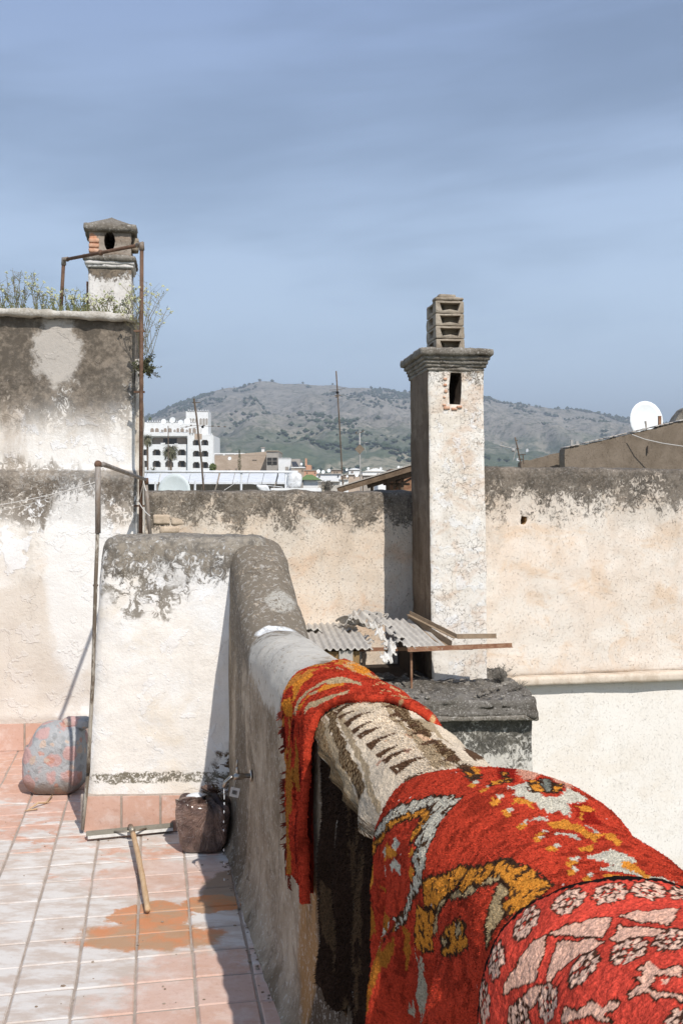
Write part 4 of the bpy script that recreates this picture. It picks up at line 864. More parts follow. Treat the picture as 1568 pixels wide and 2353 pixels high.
for a, b_, c in ((160, 225, 'd'), (245, 312, 'd'), (350, 392, 'l'), (400, 455, 'd'), (478, 542, 'd'), (575, 617, 'l'), (632, 675, 'd'), (700, 762, 'd'), (795, 838, 'l'), (850, 893, 'd'), (918, 980, 'd')):
    arch('arched_window', (hx(a) + hx(b_)) / 2, hx(b_) - hx(a), hz(566), hz(480 if c == 'd' else 505), DH + 1.6, M['shade_wall'] if c == 'd' else M['grey_wall'])
def crenel(x0, x1, z, y, n, h=.9):
    mb = MB(); w_ = (hx(x1) - hx(x0)) / n
    for k in range(n):
        a = hx(x0) + w_ * k; mb.prism([(a - o.x, z - o.z - .02), (a + w_ * .9 - o.x, z - o.z - .02), (a + w_ * .55 - o.x, z + h * .45 - o.z), (a + w_ * .45 - o.x, z + h - o.z), (a + w_ * .3 - o.x, z + h * .45 - o.z)], y - o.y, y + .5 - o.y)
    mb.build('crenellation', M['white_paint'], hotel)
crenel(90, 1010, hz(385), DH + 1.6, 21, .75); crenel(815, 1210, hz(185), DH + 2.4, 9, .7); crenel(855, 1310, hz(622), DH - 1.2, 10, .7)
# dishes
def dish(c, r, label, mat=None, aim=(-.15, -1, .25), group=None, n=20, deep=.16, arm=False):
    V = []; Fc = []; K_ = 5; c = Vector(c)
    for i in range(K_ + 1):
        for j in range(n): q_ = i / K_; V.append((r * q_ * math.cos(2 * math.pi * j / n), r * q_ * math.sin(2 * math.pi * j / n) * 1.06, deep * r * (q_ * q_ - 1)))
    for i in range(K_):
        for j in range(n): Fc.append((i * n + j, (i + 1) * n + j, (i + 1) * n + (j + 1) % n, i * n + (j + 1) % n))
    me = mesh('dish', V, Fc, mat or M['dish'], True, True); q_ = Vector(aim).to_track_quat('Z', 'Y'); me.transform(q_.to_matrix().to_4x4())
    e = empty('satellite_dish', c, 0, label, 'satellite dish', group); a = link('reflector', me, e); md = a.modifiers.new('s', 'SOLIDIFY'); md.thickness = r * .03
    ar = Vector(aim).normalized(); mb = MB(); mb.tube([Vector((0, 0, -r * 1.3)), Vector((0, r * .12, -r * .2)), -ar * r * .12], r * .05, 5)
    mb.build('stand', M['grey_wall'], e)
    if arm: mb = MB(); mb.tube([Vector((0, 0, -r * .95)) , ar * r * .8 + Vector((0, 0, -r * .3))], r * .02, 4); mb.ball(ar * r * .8 + Vector((0, 0, -r * .28)), r * .07, 6, 5); mb.build('feed_arm', M['grey_wall'], e)
    return e
dish(P(400, 1128, 26), 38 * 26 / F, 'big pale green dish half hidden by the back wall, below the hotel', M['dish_pale'], (-.1, -1, .1))
dd = dish(P(1484, 966, 17), 43 * 17 / F, 'largest white dish, on the sloping grey gable at the right', None, (.28, -1, .10))
MB().box((.12, -.28, -.10), (.16, -.22, .06)).build('bracket', M['rustbar'], dd)
for k, (x_, y_, r_, d, lb) in enumerate(((692, 1066, 3, 90, 'tiny white dish behind the slanted solar panel'), (731, 1082.5, 4.4, 70, 'leftmost dish of the three in a row above the green pyramid roof'), (742, 1084, 4, 70, 'middle dish of the three in a row right of the green pyramid roof'),
        (755, 1081, 4.2, 70, 'rightmost dish of the three in a row right of the green pyramid roof'), (796, 1079, 3, 80, 'small dish just left of the white domed roof'), (819, 1091, 4.2, 60, 'white dish left of the diamond-panel mast on a tan roof'),
        (797, 1094, 2.6, 60, 'tiny dish low between the tall mast and the tan roof'), (845.5, 1076, 3, 90, 'small dish on the ridge of the white gabled house'), (857, 1079, 3, 90, 'small dish between the two others on the white gabled house'), (874, 1076.5, 3.1, 90, 'small dish at the right end of the white gabled house'),
        (915, 1073, 3.2, 70, 'left dish of the cluster above the timber lean-to roof'), (922, 1074, 2.6, 72, 'middle dish of the cluster above the timber lean-to roof'), (928, 1073.5, 2.7, 74, 'right dish of the cluster above the timber lean-to roof'), (527.5, 1053, 3.9, 110, 'dish before the white gallery right of the hotel'),
        (376, 968, 6, 268, 'left dish of those on the hotel roof'), (396, 965, 7, 268, 'largest tilted dish on the hotel roof'), (415, 970, 6, 268, 'rounded dish right of the tilted one on the hotel roof'), (430, 968, 7.5, 268, 'dish on the hotel roof against the tower'))):
    dish(P(x_, y_, d), r_ * d / F, lb, None, (-.2 + .12 * (k % 3), -1, .3), 'satellite dishes on the town roofs', 14)
# terrace building with the white railing
tb = building('long low building with a white panelled canopy behind the back wall', 250, 668, 1107, 46, 10, M['grey_wall'], 'low_building', 'building'); ob = tb.location
mbx = -1
for k in range(13):
    xa_ = 300 + 33.6 * k; xb_ = xa_ + 32.2 if k % 4 != 1 else xa_ + 29.5; xb_ = min(xb_, 668)
    if xa_ > 664: break
    a, b_, c, d_ = P(xa_, 1107.5, 43), P(xb_, 1107.5, 43), P(xb_ + 5, 1087, 47.5), P(xa_ + 5, 1087, 47.5); V = [q - ob for q in (a, b_, c, d_)]; V += [v + Vector((0, 0, -.08)) for v in V]
    MB().add(V, [(0, 1, 2, 3), (7, 6, 5, 4), (0, 4, 5, 1), (1, 5, 6, 2), (2, 6, 7, 3), (3, 7, 4, 0)]).build('canopy_panel', M['white_metal'], tb)
for x0, x1 in ((338, 357), (365, 380)): part(tb, 'window', M['glass'], x0, x1, 1109, 1130, 45.9, .2)
rg_ = empty('railing', P(520, 1130, 38), 0, 'white tubular railing with slim posts in front of the panelled canopy', 'railing'); orr = rg_.location
MB().tube([P(300, 1083.2, 38) - orr, P(684, 1084, 38) - orr], .05, 8).build('top_rail', M['white_metal'], rg_, sm=True)
for x_, y_ in ((357, 1106), (448, 1104), (467, 1106), (554, 1084), (656, 1084), (662, 1086)): MB().tube([P(x_, 1135, 38.05) - orr, P(x_ + .5, y_, 38.05) - orr], .045 if x_ != 467 else .03, 6).build('post', M['white_metal'], rg_)
cord([P(556, 1109, 37), P(650, 1119, 37)], .012, 'white line strung between two posts of the far white railing', .0, M['white_metal'])
cord([P(546, 1106, 36), P(515, 1126, 30)], .010, 'slanting cord from the far railing down to the white cloth', 0)
V, Fc = rbox((-.16, -.1, -.18), (.16, .1, .12), .05, .04, .03, 5, lambda V: V * np.array([1, 1, 1]) + np.stack([V[:, 2] * -.6, V[:, 0] * 0, V[:, 0] * 0], 1), 3); tag(grid_obj('cloth', V, Fc, M['white_metal'], None, P(607, 1124, 30)), 'small white cloth bundle peeping over the back wall', 'cloth')
V, Fc = lumpy(0, (18 * 36 / F, .25, 19 * 36 / F), .8, .72, 40, 24, .03, 1.2, 4); V[:, 0] += .12 * V[:, 2]; tk = grid_obj('wrapped_tank', V, Fc, simple('crumpled_sheet', (.76, .76, .74), (.50, .49, .47), 5, .7, bump=.05), None, P(676, 1104, 36)); tag(tk, 'white plastic-wrapped bundle at the right end of the white railing', 'bundle')
s_ = building('flat white roof slab just behind the back wall, left of the dead plants', 622, 737, 1121, 33, 5, M['white_paint'], 'roof_slab', 'roof')
gh = building('small white kiosk with a green tiled pyramid roof', 691, 734, 1101, 40, 3, M['white_paint'], 'kiosk', 'kiosk'); g0 = gh.location
mb = MB(); a, b_ = P(687, 1102, 39.8) - g0, P(738, 1102, 39.8) - g0; tp = P(709, 1089.5, 41) - g0; V = [a, b_, b_ + Vector((0, 3.4, 0)), a + Vector((0, 3.4, 0)), tp + Vector((-.1, .5, 0)), tp + Vector((.12, .5, 0))]
mb.add(V, [(0, 1, 5, 4), (1, 2, 5), (2, 3, 4, 5), (3, 0, 4), (3, 2, 1, 0)]).build('roof', M['green_roof'], gh)
part(gh, 'shaded_side', M['grey_wall'], 688.5, 696, 1103, 1125, 39.9, 2)  # grey slab puts the shade of the kiosk's left side into colour
twigs('dead_plant', P(752, 1130, 14), 46, .17, .11, greystem, 'dead spiky plant on the back wall by the tall mast', 'plant', seed=71, thin=.0035)
twigs('dead_plant', P(741, 1130, 14), 16, .14, .05, simple('pale_dead_stalk', (.52, .46, .36), (.40, .34, .26), 20), 'pale dead stalks left of the spiky plant on the back wall', 'plant', seed=73, thin=.005)
# houses
b1 = building('tan rendered building with a stepped parapet right of the hotel', 493, 613, 1046, 150, 12, M['brown_wall'])
o1 = b1.location; a, c = P(520, 1046.2, 150) - o1, P(613, 1046.2, 150) - o1; MB().prism([(a.x, a.z - .01), (c.x, a.z - .01), (c.x, (P(613, 1037, 150) - o1).z), (P(566, 1042, 150).x - o1.x, (P(566, 1041, 150) - o1).z)], 0, 10).build('parapet', M['brown_wall'], b1)
for x_, y_, w_, h_ in ((543, 1077, 4, 4), (527, 1079, 3, 3), (519, 1079.5, 3, 3), (585, 1056, 10, 1.5)): part(b1, 'window', M['shade_wall'], x_ - w_ / 2, x_ + w_ / 2, y_ - h_ / 2, y_ + h_ / 2, 149.9, .3)
b2 = building('grey stair block with one wide window beside the tan building', 612, 639, 1036, 147, 10, M['grey_wall'])
part(b2, 'coping', M['brown_wall'], 611.5, 639.5, 1035, 1036.6, 146.8, 10.3); wdw = part(b2, 'window', M['glass'], 614, 636.5, 1051, 1067, 146.9, .3)
for x_ in (624.7,): part(b2, 'window_bar', M['grey_wall'], x_, x_ + 1, 1051, 1067, 146.8, .1)
part(b2, 'window_bar', M['grey_wall'], 614, 636.5, 1058.6, 1059.5, 146.75, .1)
c_ = building('short white chimney with a flat cap on the tan building', 600.5, 607, 1028.5, 155, .8, M['white_paint'], 'chimney', 'chimney'); part(c_, 'cap', M['grey_wall'], 599, 608.5, 1027, 1028.6, 154.8, 1.2)
b3 = building('white building with a glazed gallery directly right of the hotel', 491, 563, 1040.5, 180, 10, M['white_paint']); 
for x0, x1 in ((493.5, 512), (517, 538), (542, 560)): part(b3, 'window', M['grey_wall'], x0, x1, 1043, 1056, 179.8, .4)
b4 = building('white flat house with a toothed parapet right of the grey stair block', 639.3, 668, 1053, 140, 9, M['white_paint'])
for k in range(9): part(b4, 'merlon', M['white_paint'], 640 + 3.1 * k, 641.6 + 3.1 * k, 1051.4, 1053.1, 139.9, .4)
part(b4, 'box', M['grey_wall'], 655, 661.5, 1072, 1081, 138, 1)
b5 = building('grey low house with a slanted dark solar panel', 668.2, 689, 1054, 135, 8, M['grey_wall']); o5 = b5.location
V = [P(669, 1060, 133) - o5, P(680, 1060, 133) - o5, P(687, 1072, 131) - o5, P(672, 1071, 131) - o5]; V += [v + Vector((0, .15, -.1)) for v in V]; MB().add(V, [(3, 2, 1, 0), (4, 5, 6, 7), (0, 1, 5, 4), (1, 2, 6, 5), (2, 3, 7, 6), (3, 0, 4, 7)]).build('solar_panel', M['glass'], b5); part(b5, 'slab', M['white_paint'], 668, 700, 1072.5, 1074.5, 130, 4)
b6 = building('brick-pink ruined chimney stack among the far roofs', 701, 714, 1068, 120, 4, M['brick'], 'stack', 'chimney'); part(b6, 'flue', M['brick'], 700.6, 704.2, 1053, 1070, 119.8, 2)
spec = [('tan house below the solar panel', 676, 701, 1075, 118, 'brown_wall'), ('brick house with pale posts under the ruined stack', 698, 730, 1080, 100, 'brick'), ('white wall behind the kiosk and its dishes', 726, 782, 1088, 62, 'white_paint'), ('tan flat house left of the tall mast', 760, 786, 1079, 85, 'brown_wall'),
        ('white house with a domed roof between the two masts', 801, 828, 1079, 95, 'white_paint'), ('white gabled house right of the diamond-panel mast', 832, 889, 1083, 100, 'white_paint'), ('brown hut above the timber lean-to roof', 896, 919, 1077, 80, 'brick'), ('tan house low behind the white dish', 782, 832, 1090, 65, 'brown_wall'),
        ('grey low house right of the diamond-panel mast foot', 834, 905, 1092, 70, 'grey_wall'), ('white low house behind the foot of the tall mast', 778, 800, 1101, 50, 'white_paint'), ('small white house squeezed under the brown hut', 868, 900, 1100, 55, 'white_paint'), ('wide pale house right behind the big chimney', 930, 1010, 1082, 100, 'white_paint'), ('long pale wall below the kiosk', 730, 780, 1106, 36, 'sheet')]
for k, (lb, x0, x1, y0, d, mt) in enumerate(spec):
    e = building(lb, x0, x1, y0, d, 7, M[mt]); part(e, 'coping', M['sheet'], x0 - .4, x1 + .4, y0 - .6, y0 + .7, d - .1, 7.2)
    r = random.Random(k)
    for q in range(max(1, int((x1 - x0) / 12))): xx_ = x0 + 3 + r.random() * (x1 - x0 - 7); part(e, 'window', M['shade_wall'], xx_, xx_ + 2.4, y0 + 3.5, y0 + 6.5, d - .08, .2)
    if k == 4: MB().ball(P(814, 1080, 97) - e.location, .5, 14, 10, (1.2, 1, .35)).build('dome', M['white_paint'], e)
    if k == 5:
        V = [P(832, 1083.2, 99.8) - e.location, P(861, 1076.5, 103) - e.location, P(889, 1083.2, 99.8) - e.location]; MB().prism([(v.x, v.z) for v in V], 0, 6).build('gable_roof', M['white_paint'], e)
for k, (x_, y_, w_) in enumerate(((733, 1040, 9), (727, 1003, 6), (582, 1020, 5), (601, 1018, 3), (920, 1030, 6), (700, 1049, 4), (1175, 1047, 7), (1190, 1052, 9), (1385, 1018, 4), (1210, 1030, 5))):
    d = 1500 + (1100 - y_) * 16; z_ = ZZ(y_, d); h_ = 3.2 * d / F; lab = ['white farmhouse low on the mountain, left of the tall mast', 'pale shed on the mid slope left of the tall mast', 'tiny white farm above the tan building', 'smallest white speck of a farm above the tan building', 'white farm on the slope left of the big chimney', 'pale farm low on the slope above the kiosk', 'left farmhouse low on the slope right of the big chimney', 'right farmhouse low on the slope right of the big chimney', 'lone pale farm above the gable at the right', 'pale farm mid-slope above the crooked antenna'][k]
    e = empty('farmhouse', (XX(x_, d), d, z_ - h_), 0, lab, 'farmhouse', 'farmhouses scattered on the mountain slope'); ww = w_ * d / F
    MB().box((-ww / 2, 0, -25), (ww / 2, 6, h_ * .75)).build('wall', M['white_paint'], e); MB().prism([(-ww / 2 - .3, h_ * .75), (ww / 2 + .3, h_ * .75), (0, h_ * 1.15)], -.3, 6.3).build('roof', M['brown_wall'], e)
# trees of the town
palm_g = simple('palm_frond', (.10, .10, .055), (.20, .18, .11), .8, bump=0); trunk = simple('palm_trunk', (.14, .10, .07), (.20, .15, .11), 1, bump=0)
def palm(cx, cy, r_px, d, label, name='palm_tree', n=110, droop=1.0, base=-9):
    c = P(cx, cy, d); e = empty(name, (c.x, c.y, base), 0, label, name.replace('_', ' ')); R_ = r_px * d / F; rr_ = random.Random(int(cx)); mb = MB(); o_ = e.location; c0 = c - o_
    for k in range(n):
        a = rr_.uniform(0, 6.28); el = rr_.uniform(-.9, 1.35); L_ = R_ * rr_.uniform(.8, 1.15) * (1 if el > -.3 else 1.1); h_ = Vector((math.cos(a) * math.cos(el), math.sin(a) * math.cos(el), math.sin(el))); s_ = Vector((-math.sin(a), math.cos(a), 0)); prev = c0; w0 = R_ * .075
        for q in range(4):
            nx_ = prev + h_ * L_ / 4; h_ = (h_ + Vector((0, 0, -.42 * droop))).normalized()
            for sg in (-1, 1):
                for u_ in (0, .5): b_ = prev.lerp(nx_, u_); mb.add([b_, b_ + (nx_ - prev) * .35, b_ + (nx_ - prev) * .55 + s_ * sg * w0 * 1.6 + Vector((0, 0, -w0 * .5))], [(0, 1, 2)])
            prev = nx_
    mb.build('crown', palm_g, e); MB().tube([Vector((0, 0, 0)), c0 * .5 + Vector((.1, 0, 0)), c0], [R_ * .14, R_ * .11, R_ * .13], 8).build('trunk', trunk, e); return e
palm(392, 1034, 24, 200, 'tall shaggy palm in front of the hotel', n=190, droop=1.4); palm(339, 1008, 18, 190, 'palm half hidden behind the tall wall beside the hotel', n=120, droop=1.5); palm(352, 1082, 12, 150, 'low spiky palm at the foot of the hotel near the tall wall', 'young_palm', 70, .35)
def tree(label, cx, cy, rx, ry, d, name='cypress', nfol=900, mat=darkleaf):
    c = P(cx, cy, d); e = empty(name, (c.x, c.y, -9), 0, label, 'tree'); sx_ = rx * d / F; sz_ = ry * d / F; mb = MB(); r = random.Random(int(cx + cy)); z0 = c.z + 9
    for k in range(nfol):
        u_ = r.uniform(-1, 1); w_ = (1 - max(0, u_)) ** .75 * (1 if u_ > -.7 else (u_ + 1) / .3) if name == 'cypress' else math.sqrt(1 - u_ * u_); a = r.uniform(0, 6.28); q = r.random() ** .4 * w_ * r.uniform(.8, 1.15)
        p0 = Vector((math.cos(a) * q * sx_, math.sin(a) * q * sx_, z0 + u_ * sz_)); s_ = sx_ * .22; v = [Vector((r.uniform(-1, 1), r.uniform(-1, 1), r.uniform(-.6, 1.6))) * s_ for _ in range(3)]; mb.add([p0 + q_ for q_ in v], [(0, 1, 2)])
    mb.build('crown', mat, e); MB().tube([(0, 0, 0), (0, 0, z0)], [sx_ * .25, sx_ * .1], 6).build('trunk', trunk, e)
tree('dark slender cypress in front of the tan building', 550, 1058, 4.6, 25, 130)
tree('round grey-green tree between the hotel and the tan building', 489, 1074, 9, 8, 125, 'round_tree', 700, greenleaf)
tree('bushy tree crown at the far left of the hotel roofline', 345, 962, 4, 4, 290, 'round_tree', 200, greenleaf)
# masts
am = simple('mast_metal', (.09, .065, .045), (.16, .12, .09), 8, .8); pm = simple('pale_mast', (.42, .40, .37), (.34, .32, .29), 6, .6)
def mast(label, pts, d, r, mat, extra, name='antenna_mast'):
    o_ = P(*pts[-1], d); e = empty(name, o_, 0, label, 'antenna'); L = lambda x_, y_, dd=0: P(x_, y_, d + dd) - o_
    low = L(pts[-1][0], pts[-1][1] + 25); MB().tube([L(*q) for q in pts] + [low], r, 7).build('pole', mat, e, sm=True)
    for nm, mt, segs, rr_ in extra:
        mb = MB()
        for s_ in segs: mb.tube([L(*q) for q in s_], rr_, 5)
        mb.build(nm, mt, e)
    return e, L
e, L = mast('leaning rusty antenna mast in front of the hotel, with a small board on it', [(445.5, 915.5), (452, 960), (457, 1010), (463, 1060), (468, 1127)], 13, .0125, am, [
    ('crossbar', am, [[(442, 924.5), (460, 925)]], .006), ('boom', pm, [[(415, 982), (450, 977), (480, 979), (518, 980.5)]], .004), ('boom', pm, [[(440, 984), (470, 978), (488, 979)]], .003),
    ('element', am, [[(437, 977), (441, 976.5)], [(466, 977.2), (471, 977.5)], [(486, 978.5), (491, 978.8)], [(500, 979.5), (505, 979.5)], [(514, 980), (519, 980.4)], [(426, 981), (431, 980)]], .007), ('stay', pm, [[(461, 983), (459, 1010)], [(464, 985), (461.5, 994)]], .0025)])
MB().ball(L(465.5, 980.5), .018, 10, 8).build('insulator', M['blackplastic'], e)
MB().box(tuple(L(447, 1009.5)), tuple(L(464, 996.5, .02))).build('board', M['brown_wall'], e, rz=0)
mast('thin dark pole before the hotel, above the palm', [(386.6, 978), (387.2, 1083)], 60, .028, am, [], 'pole')
e, L = mast('tall dark antenna mast in the middle of the picture', [(771.8, 852), (778, 950), (783, 1040), (787.3, 1120)], 12, .0085, am, [
    ('element', am, [[(756, 896), (774, 895), (792, 892.5)], [(762, 900), (775, 899)]], .0022), ('element', pm, [[(760, 911.5), (776, 909.5), (792, 907)]], .003), ('element', am, [[(769, 908.5), (783, 907.5)], [(770, 912), (778, 911)]], .0055)])
MB().ball(L(774.8, 901.5), .020, 8, 6, (1, 1, .8)).build('junction_box', M['blackplastic'], e)
MB().tube([L(784.5, 1088), L(785, 1093)], .014, 6).build('clamp', pm, e)
e, L = mast('pale mast with a grey diamond panel and a loop on top', [(825.8, 994), (826, 1050), (828.5, 1112)], 26, .018, pm, [
    ('loop', am, [[(834, 988), (833, 991), (829, 993), (825, 994), (821, 997), (817, 997), (817, 994), (820, 992)]], .011), ('element', pm, [[(820, 1015), (845, 1016)], [(835, 1019), (841, 1040)], [(845, 1015), (838, 1018)]], .005)])
MB().prism([(q - L(825.7, 1031.7) + L(825.7, 1031.7)).to_tuple()[::2] for q in (L(814.3, 1031.7), L(825.7, 1043.5), L(837, 1031.7), L(825.7, 1020.5))], -.04, -.02).build('diamond_panel', M['grey_gable'], e)
e, L = mast('crooked small antenna at the left end of the right-hand gable', [(1182, 1004), (1188, 1030), (1195, 1066)], 13, .0095, am, [
    ('boom', pm, [[(1147, 1023.5), (1168, 1028), (1184, 1032)], [(1184, 1033), (1178, 1056)]], .006), ('element', pm, [[(1153, 1015), (1150, 1032)], [(1176, 1060), (1181, 1050)]], .002),
    ('clamp', am, [[(1183, 1012), (1188, 1011)], [(1188, 1045), (1206, 1044)], [(1189, 1055), (1202, 1054)], [(1184, 1031), (1191, 1030)], [(1200, 1043), (1202, 1066)]], .007)])
MB().ball(L(1177, 1034) + Vector((0, -.02, 0)), .026, 8, 6).build('junction_box', pm, e)
# timber lean-to roof left of the big chimney
lt = empty('lean_to_roof', P(950, 1128, 11.3), 0, 'timber lean-to roof sloping up behind the back wall to the big chimney', 'roof'); ol = lt.location
A1, A2 = P(775, 1127, 11.3) - ol, P(962, 1071, 11.3) - ol; dep = Vector((0, 2.4, .1))
def plank(nm, a, b_, y0, y1, th, mat, zoff=0.0, n=1):
    up = Vector((-(b_ - a).z, 0, (b_ - a).x)).normalized(); V = []
    for q in (a, b_):
        for yy__ in (y0, y1):
            for k in (0, 1): V.append(q + Vector((0, yy__, 0)) + up * (zoff + th * k))
    MB().add(V, [(0, 1, 3, 2), (4, 6, 7, 5), (0, 4, 5, 1), (2, 3, 7, 6), (0, 2, 6, 4), (1, 5, 7, 3)]).build(nm, mat, lt)
for k in range(8): plank('roof_board', A1, A2, .3 * k, .3 * k + .285, .02, M['wood'], .014 - (k % 2) * .004)
plank('roof_cover', A1 + Vector((.02, 0, .002)), A2, -.02, 2.4, .012, M['sheet'], .037); plank('fascia', A1, A2, -.05, -.005, .052, M['wood'], -.03); plank('beam', A1.lerp(A2, .35), A2, .02, .09, .06, M['wood'], -.075)
for x_, w_ in ((851, 6), (886, 9), (903, 4), (921, 6)): a = P(x_, 1126, 11.4) - ol; MB().box((a.x, .1, -.12), (a.x + w_ * 11.4 / F, .16, A1.lerp(A2, (x_ - 775) / 187).z - .02)).build('post', M['wood'], lt)
for q in (((908, 1102), (918, 1124)), ((912, 1104), (945, 1092)), ((880, 1112), (940, 1112)), ((905, 1120), (945, 1098))): MB().tube([P(*q[0], 11.5) - ol, P(*q[1], 11.6) - ol], .014, 5).build('brace', M['wood'], lt)
MB().box((P(905, 1126, 12).x - ol.x, 1.8, -.15), (.2, 1.9, P(940, 1085, 13.5).z - ol.z)).build('back_board', M['rustbar'], lt)
# right hand gable
def gable(label, pts, d, th, mat, name='gable_wall'):
    o_ = P(*pts[0], d); e = empty(name, o_, 0, label, 'wall'); pl = [((P(*q, d) - o_).x, (P(*q, d) - o_).z) for q in pts]
    dense = []
    for a, b_ in zip(pl, pl[1:] + pl[:1]):
        n = max(1, int(math.dist(a, b_) / .07)); dense += [(a[0] + (b_[0] - a[0]) * k / n + random.uniform(-.006, .006), a[1] + (b_[1] - a[1]) * k / n + random.uniform(-.008, .008)) for k in range(n)]
    MB().prism(dense, 0, th).build('wall', mat, e); return e, o_
e, og = gable('sloping grey-brown gable wall rising to the right frame edge', [(1296, 1100), (1296, 1030), (1340, 1021), (1420, 1003), (1500, 984), (1568, 966), (1700, 934), (1700, 1100)], 14, .35, M['grey_gable'])
for k in range(26):
    f = k / 26; xx_ = 1298 + 280 * f; a = P(xx_, 1029 - (xx_ - 1296) * .2335, 14) - og
    if k % 5 in (3,): continue
    V, Fc = rbox((a.x, -.025, a.z - .004), (a.x + .062, .37, a.z + .014), .005, .03, .006, 12, lambda V, a=a: V + np.stack([V[:, 0] * 0, V[:, 0] * 0, (V[:, 0] - a.x) * .2335], 1), k); grid_obj('coping_stone', V, Fc, simple('pale_coping', (.56, .52, .46), (.30, .25, .20), 14, bump=.004) if k == 0 else bpy.data.materials['pale_coping'], e)
gable('lower broken wall at the left foot of the sloping gable', [(1196, 1100), (1198, 1062), (1208, 1055), (1216, 1059), (1240, 1050), (1270, 1043), (1292, 1039), (1295, 1100)], 14.6, .3, M['grey_gable'])
gable('dark gable corner at the far right edge above the dish', [(1540, 1010), (1546, 976), (1556, 955), (1568, 940), (1620, 915), (1640, 1010)], 20, .4, M['mossy'])
for k, (x_, y0, y1) in enumerate(((1312.5, 1010, 1034), (1325, 1013, 1030), (1290, 1027, 1040))):
    o_ = P(x_, y1, 15.5); tag(MB().box((-.02 if k < 2 else -.01, 0, -.2), (.02 if k < 2 else .01, .04, (y1 - y0) * 15.5 / F)).build('stub_post', [pm, pm, am][k], None, o_), ['left pale stub post behind the sloping gable', 'right pale stub post behind the sloping gable', 'short dark stub at the left end of the sloping gable'][k], 'post')
cord([P(1450, 998, 13.9), P(1480, 1009, 13.8), P(1520, 1018, 13.7), P(1600, 1030, 13.5)], .006, 'pale cable hanging in front of the sloping gable from the big dish', 0)
MB_ = MB().box((-.006, -.03, -.05), (.006, 0, .05)).build('iron_tie', am, None, P(1486, 1032, 13.99)); tag(MB_, 'small dark iron tie in the sloping gable', 'tie')
# haze
hb = MB().box((-9000, -400, -11), (9000, 9000, 750)).build('haze', None); m = bpy.data.materials.new('haze'); m.use_nodes = True; nt = m.node_tree; nt.nodes.clear()
out_ = nt.nodes.new('ShaderNodeOutputMaterial'); pv = nt.nodes.new('ShaderNodeVolumePrincipled'); pv.inputs['Color'].default_value = (.86, .93, 1, 1); pv.inputs['Density'].default_value = .00019; pv.inputs['Anisotropy'].default_value = .2
nt.links.new(pv.outputs[0], out_.inputs['Volume']); hb.data.materials.append(m); tag(hb, 'pale blue haze over the town and mountain', kind='stuff')
# ------------------------------------------------------------ rugs: shared surface
ARN = 400
_th = np.linspace(math.pi / 2, math.pi, ARN)
_q = (TH / 2) * (np.sign(np.cos(_th)) * np.abs(np.cos(_th)) ** .82); _z = .15 * np.abs(np.sin(_th)) ** .82 - .15
_s = np.concatenate([[0], np.cumsum(np.hypot(np.diff(_q), np.diff(_z)))]); SQ = _s[-1]
def crown_v(d):
    s = np.clip((d - 4.27) / .66, 0, 1); s = s * s * (3 - 2 * s) * .35 + s * .65
    return 1.055 + .365 * s
def rug_pos(d, v, e, out=0.0):
    # d: depth of the wall line, v: arc length from the crown (negative = left side), e: height over the wall
    a = np.abs(v); sg = np.sign(v); sg[sg == 0] = 1
    q = np.interp(a, _s, np.abs(_q)); z = np.interp(a, _s, _z) - np.maximum(0, a - SQ)
    nq = np.interp(a, [0, SQ * .25, SQ * .6, SQ, 9], [0, .35, .85, 1, 1]); nz = np.sqrt(1 - nq ** 2)
    q = TH / 2 + sg * (q + nq * (e + out)); zz = crown_v(d) + z + nz * (e + out * 0)
    nx, ny = 1 / math.hypot(1, .2335), .2335 / math.hypot(1, .2335)
    return np.stack([-.2335 * d + .59 + nx * q, d + ny * q, zz], -1)
def e_rug(k, d, v):
    if k == 1: return .030 + .008 * np.exp(-((d - 2.80) / .08) ** 2)
    if k == 2: return .014 + 0 * d
    if k == 3: return .040 + .030 * np.exp(-((d - 1.80) / .16) ** 2) * np.clip((v + .35) * 3, 0, 1) + .02 * np.clip((v) * 4, 0, 1) * np.exp(-((d - 1.55) / .25) ** 2)
    if k == 5: return .003 + 0 * d
    return .068 + 0 * d
